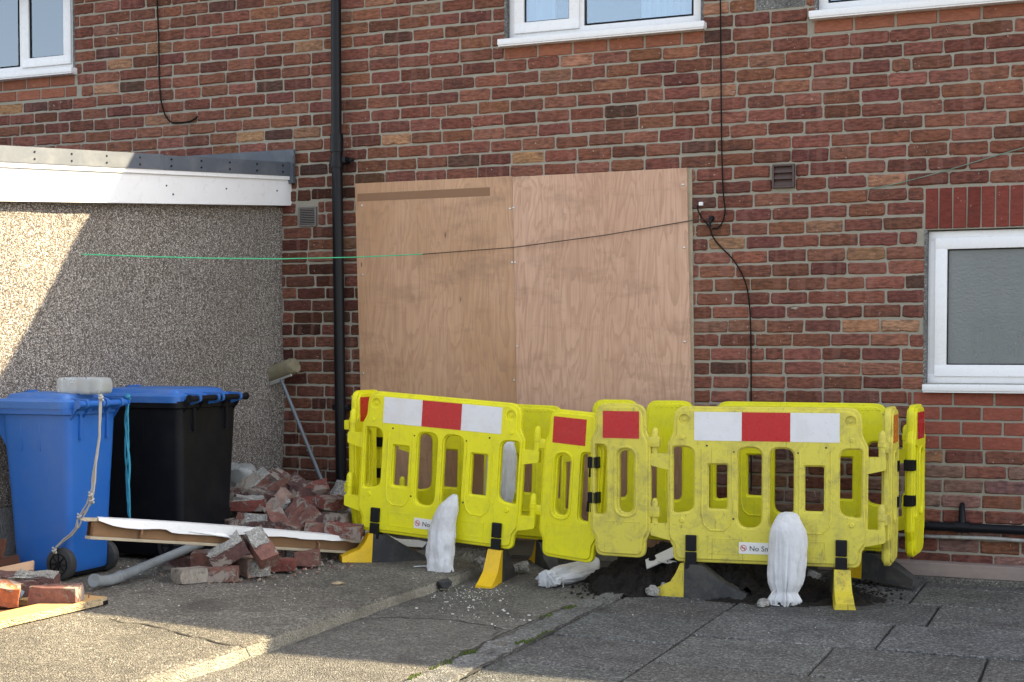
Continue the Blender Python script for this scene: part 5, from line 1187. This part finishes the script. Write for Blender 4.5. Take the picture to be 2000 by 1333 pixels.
for i, (x, y) in enumerate(((935,1098),(962,1108),(985,1092),(1003,1112),(1020,1108),(945,1112))): stone((x, y), .03, rnd.uniform(.03, .055), 'rubble lump behind the upright yellow foot of tilted barrier', 'rubble lumps under the tilted barrier', 20+i)
stone((866,1142), .03, .045, 'black tarry lump splashed white at the slab edge under the limp sandbag', None, 31, 'rubber'); stone((660,1140), slab_z(-4,-2), .022, 'flat mossy pebble alone on the concrete slab', None, 33, 'chip', (1.6, 1.2, .4))
for i, (x, y) in enumerate(((1345,995),(1460,1018),(1385,1005),(1430,1030))): stone((x, y), .26, .06, 'black clod of earth on top of the soil heap', 'clods on the soil heap', 40+i, 'soil')
for (x, y), r_, l_, lab in (((1305,1085), (18, -22, 35), .30, 'white plastic strip stuck out of the soil left of wedge foot'), ((1330,1100), (12, 8, 20), .26, 'white plastic sheet piece half buried behind the wedge foot'), ((1410,1110), (30, -30, 60), .34, 'white plastic trim piece slanting down behind the black wedge')):
    m = MB(); m.add([(-l_/2,-.04,0),(l_/2,-.05,0),(l_/2+.02,.03,0),(.05,.05,0),(-l_/2+.03,.045,0)]+[(-l_/2,-.04,.006),(l_/2,-.05,.006),(l_/2+.02,.03,.006),(.05,.05,.006),(-l_/2+.03,.045,.006)], [(4,3,2,1,0),(5,6,7,8,9)]+[(i, (i+1) % 5, 5+(i+1) % 5, 5+i) for i in range(5)])
    o = m.build('plastic_piece', MAT['upvc']); o.location = ony(x, y, -.80); o.rotation_euler = tuple(R(q) for q in r_); tag(o, lab, 'plastic')
# floor board lying along the wall foot, low concrete haunch beside the downpipe
m = MB(); m.bbox((-1.55, -.118, .036), (1.2, -.012, .11), .004); tag(m.build('floor_board', MAT['step']), 'long grey-pink board lying along the wall foot below the gas pipe', 'board')
mound('concrete_haunch', 'grey gravelly concrete lump at the foot of the downpipe', -4.62, -.28, .26, .26, .42, .05, MAT['stone'], 6, 30, .03, .01, None)
# loose crumbs of soil round the heaps
m = MB()
for i in range(900):
    px_, py_ = rnd.choice(((1180,1150),(1230,1130),(1450,1150),(1560,1150),(1640,1150),(1690,1160))); q = onz(rnd.gauss(px_, 34), rnd.gauss(py_, 9), .002); s_ = rnd.uniform(.003, .013)
    l0 = [q+Vector((math.cos(a*1.257+i)*s_*rnd.uniform(.6,1.2), math.sin(a*1.257+i)*s_*rnd.uniform(.6,1.2), -.002)) for a in range(5)]
    m.loft([l0, [k.lerp(q, .4)+Vector((0,0,s_*.9)) for k in l0]])
tag(m.build('soil_crumbs', MAT['soil']), 'black soil crumbs scattered round the heap on the paving', 'soil', kind='stuff')
# brick crumbs and dust round the loose bricks
m = MB()
for i in range(520):
    px_, py_, sx_, sy_ = rnd.choice(((480,1122,70,9),(560,1112,50,6),(420,1135,50,6),(640,1098,30,8),(90,1180,50,8),(610,1060,50,14)))
    q = onz(rnd.gauss(px_, sx_), rnd.gauss(py_, sy_), .07)
    if q.x > -3.45: continue
    q.z = slab_z(q.x, q.y)+.003; s_ = rnd.choice((.003, .004, .005, .007, .012)); c_ = rnd.choice((RED, BRN, GRY, PALE, DARK))
    l0 = [q+Vector((math.cos(a*1.257+i)*s_*rnd.uniform(.6,1.2), math.sin(a*1.257+i)*s_*rnd.uniform(.6,1.2), -.003)) for a in range(5)]
    m.loft([l0, [k.lerp(q, .4)+Vector((0,0,s_*.9)) for k in l0]], True, c_)
tag(m.build('brick_crumbs', MAT['rub']), 'small brick and mortar crumbs scattered round the loose bricks on the slab', 'rubble', kind='stuff')
